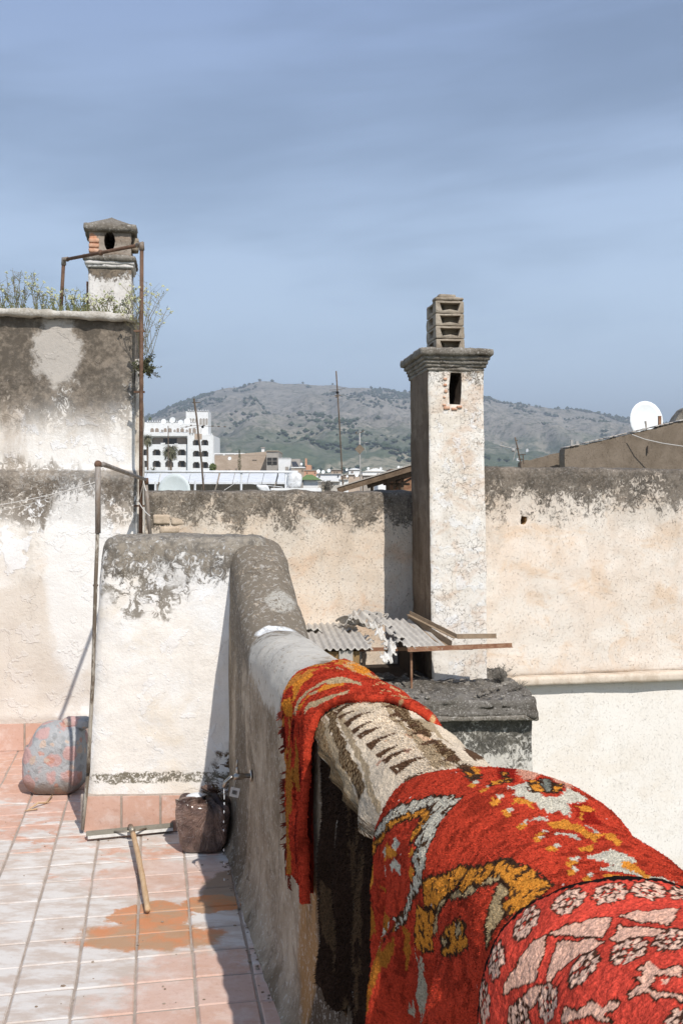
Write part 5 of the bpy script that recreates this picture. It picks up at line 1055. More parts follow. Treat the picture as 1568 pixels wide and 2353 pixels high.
PATTERN = [
(4, 'pink', 1, '1314 -120 1306 -111 1301 -105 1295 -98 1288 -95 1285 -89 1280 -83 1274 -80 1269 -74 1264 -71 1259 -71 1251 -77 1246 -83 1240 -89 1248 -95 1256 -98 1267 -102 1274 -105 1285 -108 1293 -111 1303 -117'),
(4, 'pink', 1, '1293 -120 1282 -114 1274 -111 1264 -108 1256 -102 1246 -98 1238 -95 1227 -92 1230 -98 1232 -105 1238 -111 1243 -114 1248 -120 1253 -126 1256 -132 1261 -135 1264 -141 1269 -147 1277 -141 1282 -132 1288 -126'),
(4, 'pink', 1, '1316 -123 1306 -129 1301 -135 1298 -141 1295 -147 1290 -153 1301 -163 1311 -169 1324 -178 1340 -190 1348 -196 1348 -190 1348 -184 1343 -175 1340 -166 1337 -159 1335 -150 1335 -144 1330 -138 1327 -132 1322 -129'),
(4, 'pink', 1, '1256 -65 1253 -59 1251 -53 1248 -47 1243 -44 1240 -37 1240 -31 1238 -25 1232 -22 1230 -16 1214 -25 1204 -31 1193 -41 1198 -44 1209 -47 1217 -50 1225 -56 1238 -59 1246 -62'),
(4, 'pink', 1, '1240 -71 1227 -68 1219 -62 1211 -59 1204 -56 1196 -53 1188 -50 1180 -47 1183 -53 1185 -59 1190 -62 1193 -68 1198 -71 1204 -77 1209 -83 1219 -86 1225 -86 1230 -77'),
(4, 'pink', 1, '1272 -153 1274 -163 1277 -172 1285 -184 1293 -196 1298 -205 1327 -217 1327 -208 1330 -202 1319 -193 1309 -184 1301 -175 1293 -166 1282 -159'),
(4, 'pink', 1, '1154 -89 1151 -80 1135 -80 1125 -77 1120 -68 1106 -68 1101 -71 1112 -77 1120 -80 1127 -86 1122 -89 1120 -95 1112 -95 1104 -92 1099 -89 1091 -86 1078 -83 1072 -86 1080 -86 1091 -89 1096 -92 1099 -98 1112 -98 1125 -105 1127 -111 1135 -108 1133 -105 1130 -98 1143 -98 1138 -92 1141 -89'),
(4, 'pink', 1, '1209 -159 1206 -150 1196 -147 1180 -144 1175 -138 1175 -135 1159 -132 1151 -132 1148 -126 1148 -123 1133 -120 1133 -126 1141 -129 1141 -135 1125 -132 1133 -135 1143 -138 1156 -138 1169 -144 1185 -153 1193 -159 1204 -163'),
(4, 'pink', 0, '1117 -86 1114 -83 1109 -80 1106 -83 1104 -83 1109 -86 1112 -89 1112 -86'),
(3, 'cream', 1, '2083 -219 2063 -202 2054 -188 2002 -163 1974 -149 1948 -137 1928 -129 1911 -120 1885 -112 1865 -103 1842 -100 1822 -95 1802 -83 1788 -89 1770 -81 1762 -83 1765 -95 1756 -112 1762 -120 1750 -126 1750 -134 1745 -140 1750 -154 1742 -160 1739 -168 1745 -180 1742 -188 1742 -197 1762 -211 1782 -231 1808 -251 1833 -276 1862 -302 1888 -327 1899 -344 1914 -364 1925 -381 1968 -401 1957 -381 1942 -361 1928 -341 1896 -313 1862 -285 1842 -265 1822 -245 1805 -234 1788 -214 1773 -197 1765 -185 1793 -183 1788 -168 1779 -154 1805 -157 1793 -143 1785 -134 1808 -132 1796 -120 1819 -115 1848 -112 1859 -120 1876 -129 1908 -140 1945 -157 1991 -183 2045 -208 2071 -222'),
(3, 'orange', 1, '1845 -115 1805 -117 1805 -126 1819 -134 1796 -137 1819 -151 1816 -160 1831 -157 1836 -146 1828 -134 1836 -126 1868 -132 1894 -143 1931 -160 1945 -171 1968 -185 2025 -211 2068 -234 2083 -251 2114 -262 2085 -236 2042 -211 2011 -194 1979 -177 1951 -163 1928 -151 1911 -143 1888 -134 1865 -123'),
(3, 'orange', 0, '1813 -166 1793 -163 1793 -174 1805 -180'),
(3, 'orange', 0, '1796 -191 1773 -188 1785 -205 1799 -202'),
(3, 'orange', 0, '1962 -202 1934 -200 1888 -194 1908 -208 1942 -219 1997 -242 2000 -245 1982 -234 1965 -219'),
(3, 'orange', 0, '2011 -344 1997 -338 2002 -347 2017 -353'),
(3, 'orange', 0, '2103 -282 2080 -273 2083 -290 2083 -304 2085 -321 2105 -330 2103 -313 2105 -299'),
(3, 'cream', 0, '2022 -234 1994 -214 1959 -211 1959 -219 2000 -234'),
(3, 'cream', 0, '1931 -194 1911 -180 1888 -183 1905 -197'),
(3, 'cream', 0, '1922 -222 1899 -208 1865 -205 1859 -217 1905 -225'),
(3, 'cream', 0, '2014 -259 1988 -242 1951 -239 1965 -256 2005 -265'),
(3, 'cream', 0, '2177 -372 2123 -344 2114 -353 2131 -384 2168 -386'),
(3, 'cream', 1, '2180 -296 2103 -265 2094 -279 2128 -313 2114 -324 2157 -355 2186 -361 2168 -330 2197 -330 2189 -313'),
(3, 'orange', 1, '1736 -194 1716 -183 1696 -168 1679 -163 1662 -154 1656 -146 1647 -137 1619 -132 1593 -123 1579 -117 1567 -109 1553 -103 1538 -95 1516 -89 1493 -98 1504 -109 1530 -115 1541 -120 1547 -129 1550 -134 1573 -137 1587 -143 1599 -160 1621 -151 1639 -163 1650 -177 1673 -194 1679 -211 1702 -217 1730 -225 1730 -214 1736 -205'),
(3, 'orange', 1, '1762 -236 1725 -228 1687 -217 1690 -231 1696 -239 1713 -256 1710 -268 1707 -279 1773 -310 1773 -296 1779 -285 1770 -268 1765 -253 1762 -242'),
(3, 'orange', 1, '1556 -106 1541 -98 1518 -95 1510 -89 1501 -83 1478 -83 1464 -81 1450 -75 1444 -86 1441 -98 1438 -103 1438 -112 1447 -120 1455 -134 1481 -137 1478 -129 1470 -120 1490 -112 1510 -115 1533 -117'),
(3, 'tan', 1, '1633 -180 1642 -177 1624 -163 1599 -160 1590 -163 1584 -146 1573 -140 1553 -137 1567 -151 1587 -160 1610 -168'),
(3, 'tan', 1, '1544 -134 1538 -123 1524 -115 1516 -117 1530 -126'),
(3, 'tan', 1, '1516 -117 1484 -115 1484 -126 1487 -137 1467 -137 1470 -146 1473 -157 1478 -171 1470 -166 1470 -174 1473 -183 1484 -174 1490 -166 1493 -157 1498 -143 1501 -134 1504 -129'),
(3, 'tan', 1, '1650 -183 1659 -197 1667 -205 1676 -222 1670 -231 1684 -242 1696 -242 1690 -234 1682 -219 1676 -208 1667 -194'),
(3, 'orange', 1, '1627 -217 1601 -202 1576 -188 1550 -185 1564 -197 1550 -200 1538 -205 1556 -217 1573 -228 1601 -236 1633 -245 1624 -234 1642 -234'),
(3, 'tan', 1, '1593 -208 1576 -194 1570 -202 1581 -211'),
(3, 'tan', 1, '1639 -234 1610 -225 1624 -236'),
(3, 'deep', 0, '1977 36 1985 50 2051 86 1997 75 1842 19 1793 2 1759 -10 1770 -18 1782 -27 1813 -18 1868 -1'),
(3, 'deep', 0, '1690 44 1690 53 1693 64 1702 75 1679 72 1662 72 1639 69 1610 61 1613 53 1616 44 1621 38 1662 44'),
(3, 'dark', 0, '1957 -35 1985 -10 1922 -18 1871 -24 1816 -35 1825 -41 1833 -49 1885 -47'),
(3, 'orange', 0, '1948 -18 1942 -10 1859 -27 1871 -32'),
(3, 'orange', 0, '1902 -38 1879 -35 1856 -44'),
(3, 'orange', 1, '1865 4 1848 7 1811 -7 1785 -7 1768 -15 1770 -24 1773 -35 1788 -30 1788 -21 1790 -13'),
(3, 'salmon', 0, '1894 36 1977 81 1908 67 1862 67 1851 72 1839 78 1848 92 1768 75 1736 55 1756 53 1776 50 1931 95 1779 24 1770 10 1776 4 1816 13'),
(3, 'cream', 0, '1747 -27 1750 -15 1753 -4 1762 10 1727 4 1719 10 1710 16 1707 27 1713 41 1745 58 1736 64 1736 72 1710 75 1696 61 1693 53 1687 41 1664 36 1644 33 1656 27 1670 21 1667 13 1664 4 1693 2 1702 -7 1713 -13 1722 -24 1730 -15 1739 -21'),
(3, 'cream', 0, '1650 -27 1656 -15 1659 -7 1639 -1 1644 -13'),
(3, 'cream', 0, '1590 -15 1584 -4 1579 4 1567 7 1538 4 1547 -1 1570 -1 1573 -10 1579 -18'),
(3, 'cream', 0, '1616 38 1607 41 1581 38 1558 38 1564 33 1590 33'),
(3, 'cream', 0, '1487 -13 1490 -4 1490 4 1495 16 1501 30 1487 33 1478 38 1470 44 1450 41 1430 38 1410 36 1384 19 1407 21 1427 21 1430 13 1435 4 1441 -4 1441 -15 1453 -7 1455 2 1458 10 1467 4 1475 -1'),
(3, 'cream', 0, '1407 30 1410 41 1412 53 1401 55 1389 58 1367 47 1372 41 1372 33 1375 27 1381 21'),
(3, 'orange', 1, '1770 16 1770 24 1742 24 1725 19 1725 7 1747 10'),
(3, 'orange', 1, '1722 30 1750 44 1765 58 1727 41'),
(3, 'grey', 1, '1785 36 1793 47 1747 36 1722 24 1736 24'),
(3, 'orange', 0, '1713 -27 1710 -13 1699 -4 1679 -7 1676 -13 1693 -13 1696 -21 1702 -30'),
(3, 'orange', 0, '1682 50 1684 61 1690 72 1676 75 1664 55 1630 44 1636 41 1667 53'),
(3, 'orange', 0, '1636 -10 1636 -1 1639 10 1642 21 1624 24 1610 30 1587 27 1570 27 1561 33 1556 38 1530 16 1544 16 1558 13 1579 13 1593 10 1599 2 1601 -7 1619 -10'),
(3, 'orange', 0, '1567 41 1570 55 1550 55 1524 53 1507 38 1524 38 1538 36'),
(3, 'orange', 0, '1513 -15 1516 -4 1524 10 1504 4 1504 -4 1504 -13'),
(3, 'orange', 0, '1464 27 1461 36 1455 44 1438 41 1418 38 1404 38 1392 27 1410 27 1430 27 1441 24 1450 19'),
(3, 'orange', 0, '1427 -13 1424 -4 1421 4 1418 13 1395 10 1387 13 1387 4 1392 -1 1404 2 1410 -7 1410 -18'),
(3, 'orange', 0, '1796 -49 1790 -52 1790 -58 1799 -61 1813 -58 1819 -55 1819 -49 1811 -47'),
(3, 'cream', 0, '1811 -41 1805 -44 1802 -49 1811 -49 1819 -49 1825 -47 1828 -41 1816 -41'),
(3, 'orange', 0, '1756 -44 1747 -49 1750 -52 1759 -55 1765 -55 1773 -49 1770 -47 1765 -44'),
(3, 'cream', 0, '1765 -38 1762 -41 1762 -44 1765 -47 1776 -44 1779 -41 1779 -38 1770 -38'),
(3, 'orange', 0, '1713 -44 1710 -47 1707 -52 1716 -55 1725 -52 1730 -49 1727 -47 1722 -44'),
(3, 'cream', 0, '1722 -38 1719 -41 1719 -44 1725 -44 1730 -44 1733 -41 1733 -38 1727 -38'),
(3, 'orange', 0, '1676 -44 1670 -47 1670 -52 1679 -52 1684 -52 1690 -49 1690 -44 1684 -41'),
(3, 'cream', 0, '1684 -35 1682 -38 1682 -41 1684 -44 1690 -44 1693 -41 1693 -38 1690 -35'),
(3, 'orange', 0, '1630 -38 1627 -41 1627 -44 1633 -47 1639 -47 1644 -44 1644 -38 1642 -35'),
(3, 'cream', 0, '1642 -30 1639 -32 1639 -35 1642 -38 1644 -38 1650 -35 1653 -30 1647 -30'),
(3, 'orange', 0, '1587 -30 1581 -32 1581 -38 1584 -41 1596 -38 1599 -35 1601 -30 1596 -27'),
(3, 'cream', 0, '1599 -21 1593 -24 1593 -27 1596 -30 1601 -30 1604 -27 1607 -21 1601 -21'),
(3, 'orange', 0, '1564 -41 1558 -44 1558 -49 1564 -52 1573 -49 1579 -47 1579 -41 1570 -41'),
(3, 'cream', 0, '1576 -32 1570 -35 1567 -41 1573 -41 1579 -41 1581 -38 1581 -35 1579 -32'),
(3, 'orange', 0, '1521 -38 1518 -41 1516 -47 1521 -49 1530 -47 1536 -44 1536 -38 1533 -35'),
(3, 'cream', 0, '1533 -30 1530 -32 1530 -35 1533 -38 1536 -38 1541 -35 1544 -30 1538 -30'),
(3, 'orange', 0, '1478 -30 1470 -35 1470 -38 1475 -41 1481 -41 1490 -35 1493 -30 1484 -30'),
(3, 'cream', 0, '1490 -21 1481 -27 1481 -30 1487 -30 1490 -30 1495 -27 1495 -24 1493 -21'),
(3, 'orange', 0, '1453 -41 1444 -47 1447 -49 1450 -52 1461 -49 1464 -47 1461 -44 1458 -41'),
(3, 'cream', 0, '1458 -35 1455 -38 1455 -41 1461 -41 1464 -41 1470 -38 1470 -35 1467 -32'),
(3, 'orange', 0, '1421 -32 1412 -38 1415 -41 1418 -44 1427 -41 1432 -38 1432 -32 1430 -30'),
(3, 'cream', 0, '1432 -24 1427 -27 1424 -32 1430 -32 1432 -32 1438 -30 1441 -24 1435 -24'),
(2, 'braid', 0, '2941 -188 2898 -164 2867 -143 2811 -149 2761 -154 2715 -159 2671 -167 2625 -172 2587 -180 2550 -188 2513 -193 2482 -201 2454 -206 2426 -211 2398 -217 2379 -225 2355 -230 2330 -235 2308 -240 2286 -245 2311 -264 2339 -261 2367 -256 2401 -253 2435 -251 2463 -245 2497 -243 2525 -238 2556 -232 2594 -230 2625 -225 2659 -219 2696 -214 2739 -211 2786 -206 2832 -198 2885 -193'),
(2, 'beige', 0, '2870 -136 2814 -133 2767 -138 2721 -143 2680 -151 2640 -157 2600 -162 2566 -170 2532 -175 2497 -180 2466 -188 2435 -193 2404 -198 2373 -204 2345 -209 2317 -214 2296 -222 2302 -245 2324 -240 2348 -235 2373 -230 2401 -225 2429 -219 2460 -214 2485 -206 2519 -201 2553 -196 2587 -191 2621 -183 2656 -175 2693 -167 2733 -159 2777 -151 2823 -143'),
(2, 'beige', 0, '2829 -96 2839 -78 2767 -86 2699 -96 2637 -104 2572 -112 2513 -120 2466 -125 2423 -130 2379 -136 2339 -141 2299 -143 2271 -151 2240 -157 2215 -164 2190 -172 2165 -177 2144 -185 2165 -201 2187 -193 2212 -185 2240 -177 2268 -170 2299 -164 2333 -159 2370 -154 2407 -149 2448 -143 2491 -138 2538 -133 2587 -128 2640 -123 2699 -115 2761 -104'),
(2, 'beige', 0, '2749 8 2767 26 2693 19 2621 11 2553 3 2500 0 2445 -5 2395 -8 2348 -10 2314 -8 2280 -5 2231 -13 2184 -21 2137 -28 2097 -34 2066 -44 2103 -44 2144 -42 2187 -39 2234 -34 2280 -28 2330 -23 2383 -21 2435 -18 2491 -15 2547 -13 2612 -5 2677 0'),
(2, 'weave', 0, '2842 -125 2814 -102 2749 -109 2690 -120 2637 -128 2587 -133 2541 -138 2500 -146 2460 -151 2420 -157 2389 -162 2352 -164 2321 -167 2286 -170 2258 -175 2265 -193 2286 -217 2333 -206 2361 -201 2395 -198 2426 -193 2457 -188 2494 -185 2522 -177 2556 -172 2590 -164 2628 -159 2665 -151 2708 -146 2749 -138 2792 -130'),
(2, 'weave', 0, '2780 29 2826 74 2752 66 2690 60 2628 55 2569 50 2513 45 2463 42 2411 37 2364 34 2308 11 2336 3 2367 -5 2411 -2 2460 3 2507 6 2553 8 2628 16 2699 21'),
(2, 'weave', 0, '2286 3 2299 34 2258 32 2221 29 2178 24 2119 11 2060 -2 2082 -8 2100 -13 2137 -10 2175 -8 2212 -5'),
(2, 'beige', 0, '2289 -8 2302 8 2234 -2 2172 -10 2134 -13 2100 -13 2063 -15 2063 -36 2106 -34 2153 -31 2196 -23 2243 -15'),
(2, 'beige', 0, '2550 40 2556 58 2603 92 2504 74 2429 63 2364 55 2305 53 2246 47 2283 45 2324 42 2355 40 2383 34 2417 32 2485 37'),
(2, 'brown', 0, '2324 100 2175 100 2190 94 2137 58 2172 55 2206 53'),
(2, 'brown', 0, '2820 -75 2798 -57 2786 -39 2752 -75'),
(2, 'brown', 0, '2767 -83 2730 -73 2693 -62 2662 -52 2662 -70 2671 -89 2711 -86'),
(2, 'brown', 0, '2665 -96 2621 -86 2587 -73 2559 -60 2550 -78 2556 -94 2572 -109'),
(2, 'brown', 0, '2550 -112 2522 -102 2504 -89 2488 -75 2476 -91 2479 -117'),
(2, 'brown', 0, '2473 -112 2445 -102 2420 -91 2398 -81 2376 -70 2383 -94 2392 -109 2404 -128 2438 -120'),
(2, 'brown', 0, '2376 -130 2342 -117 2314 -104 2289 -91 2299 -112 2321 -125 2352 -141'),
(2, 'brown', 0, '2305 -136 2277 -125 2255 -115 2237 -104 2221 -94 2206 -83 2212 -96 2218 -107 2221 -130 2212 -143 2206 -159 2271 -154 2283 -143'),
(2, 'brown', 0, '2187 -172 2162 -157 2144 -141 2128 -128 2119 -117 2113 -104 2103 -115 2097 -128 2103 -141 2113 -154 2159 -177'),
(2, 'brown', 0, '2718 -28 2749 8 2649 -2 2687 -13'),
(2, 'brown', 0, '2609 -42 2631 -10 2556 -5 2575 -28'),
(2, 'brown', 0, '2513 -39 2519 -10 2457 -5 2448 -18 2482 -36'),
(2, 'brown', 0, '2404 -44 2420 -21 2367 -13 2358 -28 2379 -36'),
(2, 'brown', 0, '2321 -57 2324 -39 2330 -21 2305 -34 2305 -55'),
(2, 'brown', 0, '2262 -42 2277 -23 2299 -2 2231 -21 2172 -36 2206 -36 2243 -34'),
(2, 'brown', 0, '2156 -83 2153 -70 2153 -57 2153 -44 2091 -47 2106 -57 2128 -65 2144 -83'),
(2, 'salmon2', 0, '2293 -123 2289 -104 2271 -102 2271 -125'),
(2, 'salmon2', 0, '2255 -68 2252 -44 2224 -60'),
(1, 'orange', 0, '3232 -123 3209 -107 3190 -94 3188 -75 3156 -78 3146 -96 3146 -112 3125 -133 3120 -154 3133 -170 3175 -146'),
(1, 'orange', 0, '2965 -78 2946 -60 2933 -42 2891 -39 2896 -55 2910 -70 2923 -89 2949 -107 2978 -130 2980 -149 2991 -167 3025 -167 2996 -143 2983 -123 2970 -107 2962 -94'),
(1, 'orange', 0, '3306 19 3282 26 3232 13'),
(1, 'orange', 0, '3267 40 3290 63 3366 100 3280 100 3159 89 3022 81 2970 53 3025 37 3070 32 3117 26 3196 19'),
(1, 'orange', 0, '3246 -198 3177 -164 3117 -180 3096 -204 3188 -219'),
(1, 'tanc', 0, '3057 -193 3059 -175 3070 -157 3049 -136 3041 -117 3020 -96 3017 -73 3001 -55 2991 -36 2957 -23 2915 -13 2886 0 2839 -8 2873 -18 2902 -31 2920 -44 2936 -60 2978 -75 2986 -94 3007 -112 3012 -133 3030 -151 3020 -170 3025 -191 3049 -185'),
(1, 'tanc', 0, '2944 -157 2931 -136 2894 -112 2854 -86 2831 -68 2820 -49 2794 -52 2799 -68 2815 -81 2818 -96 2833 -109 2860 -123 2896 -138 2923 -159'),
(1, 'tanc', 0, '2999 -125 2980 -112 2957 -99 2944 -109 2973 -120'),
(1, 'tanc', 0, '3204 -5 3117 6 3167 -10'),
(1, 'tanc', 0, '3256 37 3295 66 3264 66 3225 37'),
(1, 'tanc', 0, '3114 71 3133 100 3043 74 3057 60'),
]
PAL = dict(pink=(.86, .49, .34), cream=(.60, .54, .42), tan=(.47, .33, .17), orange=(.68, .26, .035), deep=(.30, .018, .010), dark=(.07, .035, .02), salmon=(.68, .33, .22), salmon2=(.56, .34, .23), grey=(.20, .20, .16),
           braid=(.22, .13, .06), beige=(.45, .33, .20), weave=(.085, .045, .02), brown=(.115, .062, .034), tanc=(.52, .38, .22))
def paint(k, D, V, col, kd, kv, ol=.004, seed=0):
    # colour the knots of rug k: knot grid of kd x kv metres, wobbling
    r_ = np.random.default_rng(seed); shp = D.shape
    q = np.stack([D.ravel() * 60, V.ravel() * 60, D.ravel() * 0 + seed], 1)
    dq = (np.floor(D / kd) + .5) * kd + (fbm(q, 2) * kd * .7).reshape(shp); vq = (np.floor(V / kv) + .5) * kv + (fbm(q + 9, 2) * kv * .7).reshape(shp)
    for kk, cn, o, s in PATTERN:
        if kk != k or (k == 2 and cn == 'brown' and s[0] == '2' and ' -' in s and int(s.split()[1]) < 60): continue
        a = np.array([float(t_) for t_ in s.split()]).reshape(-1, 2) / 1000
        lo, hi = a.min(0) - .012, a.max(0) + .012; bb = (dq > lo[0]) & (dq < hi[0]) & (vq > lo[1]) & (vq < hi[1])
        if not bb.any(): continue
        x, y = dq[bb], vq[bb]; ins = np.zeros(x.shape, bool); dist = np.full(x.shape, 9.0)
        for (x0, y0), (x1, y1) in zip(a, np.roll(a, -1, 0)):
            if y0 != y1:
                c = ((y0 > y) != (y1 > y)) & (x < (x1 - x0) * (y - y0) / (y1 - y0) + x0); ins ^= c
            L2 = (x1 - x0) ** 2 + (y1 - y0) ** 2 + 1e-12; tt = np.clip(((x - x0) * (x1 - x0) + (y - y0) * (y1 - y0)) / L2, 0, 1)
            dist = np.minimum(dist, np.hypot(x - x0 - tt * (x1 - x0), y - y0 - tt * (y1 - y0)))
        cc = col[bb]; base = np.array(PAL[cn])
        if o:
            dn_ = r_.random(x.shape); edge = (~ins) & (dist < ol * (.55 + .7 * dn_)); cc[edge] = (.045, .022, .012)
        nn = (.82 + .26 * r_.random(ins.sum()))[:, None]; cc[ins] = base * nn
        if cn in ('cream', 'orange') and o and kk == 3:      # broken by dark knots
            w = ins & (fbm(np.stack([x * 190, y * 110, x * 0 + 3], 1), 2) > .42); cc[w] = (.075, .035, .016)
        if cn in ('braid', 'weave'):
            st = np.sin((x * 520) + np.sin(y * 600) * 2.2) > (.2 if cn == 'braid' else .55); w = ins & st; cc[w] = (.38, .26, .14)
        col[bb] = cc
    return col
def build_rug(k, name, label, dfar, dnear, v0, v1, nd_, nv_, base, knots, fold=None, tuft=.005, tuftw=.0018, thick=.018, uspace=None, post=None, seed=1, ol=.004, fibre=1.0, lowedge=None, tdens=1.0, group='rugs airing on the parapet'):
    u = np.linspace(0, 1, nd_) if uspace is None else uspace; nd_ = len(u); v = np.linspace(v0, v1, nv_); U, Vv = np.meshgrid(u, v, indexing='ij')
    near = np.interp(Vv, *dnear) if isinstance(dnear, tuple) else np.full_like(Vv, dnear); far = np.interp(Vv, *dfar)
    wob = .004 * vn(np.stack([Vv.ravel() * 30, U.ravel() * 0 + seed, U.ravel() * 0], 1)).reshape(Vv.shape)
    D = near + (far - near) * U + wob * (U > .5)
    if lowedge is not None: Vv = np.where(Vv < 0, Vv * lowedge(D) , Vv)
    r_ = np.random.default_rng(seed); col = np.array(base)[None, None] * (1 + .16 * fbm(np.stack([D.ravel() * 14, Vv.ravel() * 14, D.ravel() * 0 + seed], 1), 4)).reshape(D.shape)[..., None]
    col = col * (.88 + .24 * r_.random(D.shape))[..., None]
    if k in (1, 3): sk_ = fbm(np.stack([D.ravel() * 95, Vv.ravel() * 60, D.ravel() * 0 + 6], 1), 3).reshape(D.shape); col = col * np.where(sk_ > .35, .66, 1.06)[..., None]
    col = paint(k, D, Vv, col, *knots, ol=ol, seed=seed)
    if post: col = post(D, Vv, col, r_)
    e = e_rug(k, D, Vv); fo = np.zeros_like(D) if fold is None else fold(D, Vv)
    q = np.stack([D.ravel() * 9, Vv.ravel() * 9, D.ravel() * 0 + seed], 1); rum = (.006 * fbm(q, 3) + .0016 * vn(q * 22)).reshape(D.shape) + .0045 * np.sin(D * 26 + 3 * vn(q[:, [1, 0, 2]] * .5).reshape(D.shape))
    edge = np.minimum(U, 1 - U); eh = np.clip(edge / (.012 if k != 4 else .004), 0, 1) ** .5
    pos = rug_pos(D, Vv, e + rum - (1 - eh) * thick, fo); n_u, n_v = D.shape
    rt = empty(name, (0, 0, 0), 0, label, 'rug', group)
    i, j = np.meshgrid(np.arange(n_u - 1), np.arange(n_v - 1), indexing='ij'); a = (i * n_v + j).ravel(); Fc = np.stack([a, a + 1, a + n_v + 1, a + n_v], 1)
    me = bpy.data.meshes.new('weave'); P3 = pos.reshape(-1, 3); c4 = np.concatenate([np.clip(col, 0, 1).reshape(-1, 3), np.ones((D.size, 1))], 1)
    def fill(me, P3, Fc, c4, sm):
        me.vertices.add(len(P3)); me.vertices.foreach_set('co', P3.astype(np.float32).ravel()); kf = Fc.shape[1]; me.loops.add(Fc.size); me.loops.foreach_set('vertex_index', Fc.astype(np.int32).ravel())
        me.polygons.add(len(Fc)); me.polygons.foreach_set('loop_start', np.arange(0, Fc.size, kf, dtype=np.int32)); me.update(calc_edges=True)
        at = me.color_attributes.new('dye', 'FLOAT_COLOR', 'POINT'); at.data.foreach_set('color', c4.astype(np.float32).ravel()); me.materials.append(M['wool']); smooth(me, sm)
    fill(me, P3, Fc, c4, True); w = link('weave', me, rt); md = w.modifiers.new('s', 'SOLIDIFY'); md.thickness = .008; md.offset = -1
    # pile: one short tuft per knot, leaning at random
    if tuft:
        dp = np.gradient(pos, axis=0); dv = np.gradient(pos, axis=1); nr = np.cross(dv, dp); nr /= np.linalg.norm(nr, axis=2, keepdims=True) + 1e-9
        core = rug_pos(D, Vv, e + .01, fo) - rug_pos(D, Vv, e, fo); nr *= np.sign((nr * core).sum(2, keepdims=True) + 1e-9)
        sel = (r_.random(D.shape) < tdens); idx = np.where(sel.ravel())[0]; m_ = len(idx)
        b = P3[idx] + nr.reshape(-1, 3)[idx] * -.001; N_ = nr.reshape(-1, 3)[idx]; rd = r_.normal(size=(m_, 3)); rd -= N_ * (rd * N_).sum(1, keepdims=True); rd /= np.linalg.norm(rd, axis=1, keepdims=True)
        ln = tuft * (.55 + .8 * r_.random((m_, 1))) * (fibre if not callable(fibre) else fibre(D.ravel()[idx], Vv.ravel()[idx])[:, None]); sd = np.cross(N_, rd)
        lean = dv.reshape(-1, 3)[idx]; lean = lean / (np.linalg.norm(lean, axis=1, keepdims=True) + 1e-9) * np.sign(Vv.ravel()[idx])[:, None]
        tip = b + N_ * ln * .75 + rd * ln * .55 + lean * ln * .45; T3 = np.stack([b - sd * tuftw, b + sd * tuftw, tip], 1).reshape(-1, 3)
        tc = np.repeat(c4[idx], 3, 0); tc[2::3, :3] *= 1.12; tc[:, :3] *= (.78 + .4 * np.repeat(r_.random(m_), 3))[:, None]
        me = bpy.data.meshes.new('pile'); fill(me, T3, np.arange(m_ * 3).reshape(-1, 3), np.clip(tc, 0, 1), False); tag(link('pile', me, rt), kind='stuff')
    return rt
m, t, b = material('dyed_wool', rough=1, spec=.05); at = t.node('ShaderNodeAttribute', attribute_name='dye'); p = t.pos()
f = t.noise(p, 260, 3, .7); c_ = t.mix(t.step(f, .3, .7), (.62, .62, .62), (1.18, 1.18, 1.18)); t.put(b.inputs['Base Color'], t.mix(1.0, at.outputs['Color'], c_, 'MULTIPLY'))
t.put(b.inputs['Normal'], t.bump(t.m('ADD', f, t.noise(p, 90, 3)), .004, .7)); b.inputs['Sheen Weight'].default_value = .0; b.inputs['Sheen Roughness'].default_value = .5; M['wool'] = m
RED = (.47, .048, .022); RED4 = (.66, .070, .042)
def sstep(x): x = np.clip(x, 0, 1); return x * x * (3 - 2 * x)
# nearly black shaggy layer over the wall below the kilim
def fold5(D, V): return .02 * sstep((-V - .2) / .3) * np.sin(D * 31 + 1) + .012 * sstep((-V - .2) / .3) * np.sin(D * 67)
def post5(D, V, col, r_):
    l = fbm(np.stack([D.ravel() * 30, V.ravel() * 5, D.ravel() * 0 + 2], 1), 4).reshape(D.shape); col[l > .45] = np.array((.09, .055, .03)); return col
build_rug(5, 'dark_layer', 'nearly black shaggy layer hanging below the brown kilim', ([-1, .1], [2.80, 2.80]), 2.02, -.98, -.21, 190, 230, (.035, .020, .013), (.004, .004), fold5, .008, .0020, .01, post=post5, seed=5, tdens=.8,
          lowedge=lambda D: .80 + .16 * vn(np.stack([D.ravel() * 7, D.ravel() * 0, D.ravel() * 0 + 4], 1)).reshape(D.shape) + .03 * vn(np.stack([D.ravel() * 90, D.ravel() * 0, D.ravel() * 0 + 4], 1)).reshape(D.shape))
# brown and ivory kilim
def post2(D, V, col, r_):
    # two facing rows of dark knotted wedges
    n1 = fbm(np.stack([D.ravel() * 70, V.ravel() * 90, D.ravel() * 0 + 3], 1), 3).reshape(D.shape)
    for i in range(16):
        dc = 2.85 - .074 * i; sk = .012 * math.sin(i * 2.3)
        for vb, vt, off in ((-.112, -.040 + sk, 0.0), (.022, -.020 + sk, .03)):
            f = (V - vb) / (vt - vb); w = (f > 0) & (f < 1) & (np.abs(D - dc - off + .018 * f) < .0225 * (1 - f) + .003 * n1); w &= (n1 < .75)
            col[w] = np.array((.115, .060, .032)) * (.7 + .6 * r_.random(w.sum()))[:, None]
    w = (V < -.232) & (np.sin(D * 380 + np.sin(V * 700) * 2) > -.2); col[w] = (.13, .075, .035)
    w = (np.abs(V + .04) < .08) & (fbm(np.stack([D.ravel() * 11, V.ravel() * 16, D.ravel() * 0 + 8], 1), 3).reshape(D.shape) > .8) & (col[..., 1] > .35); col[w] = col[w] * np.array((.98, .80, .70))
    return col
def fib2(d, v):
    mid = np.exp(-((v + .045) / .075) ** 4); return .10 + 1.3 * mid
kl = ([-.30, -.253, -.245, -.23, -.204, -.198, -.1, 0, .1, .4], [2.24, 2.30, 2.42, 2.594, 2.77, 2.88, 2.90, 2.88, 2.80, 2.8])
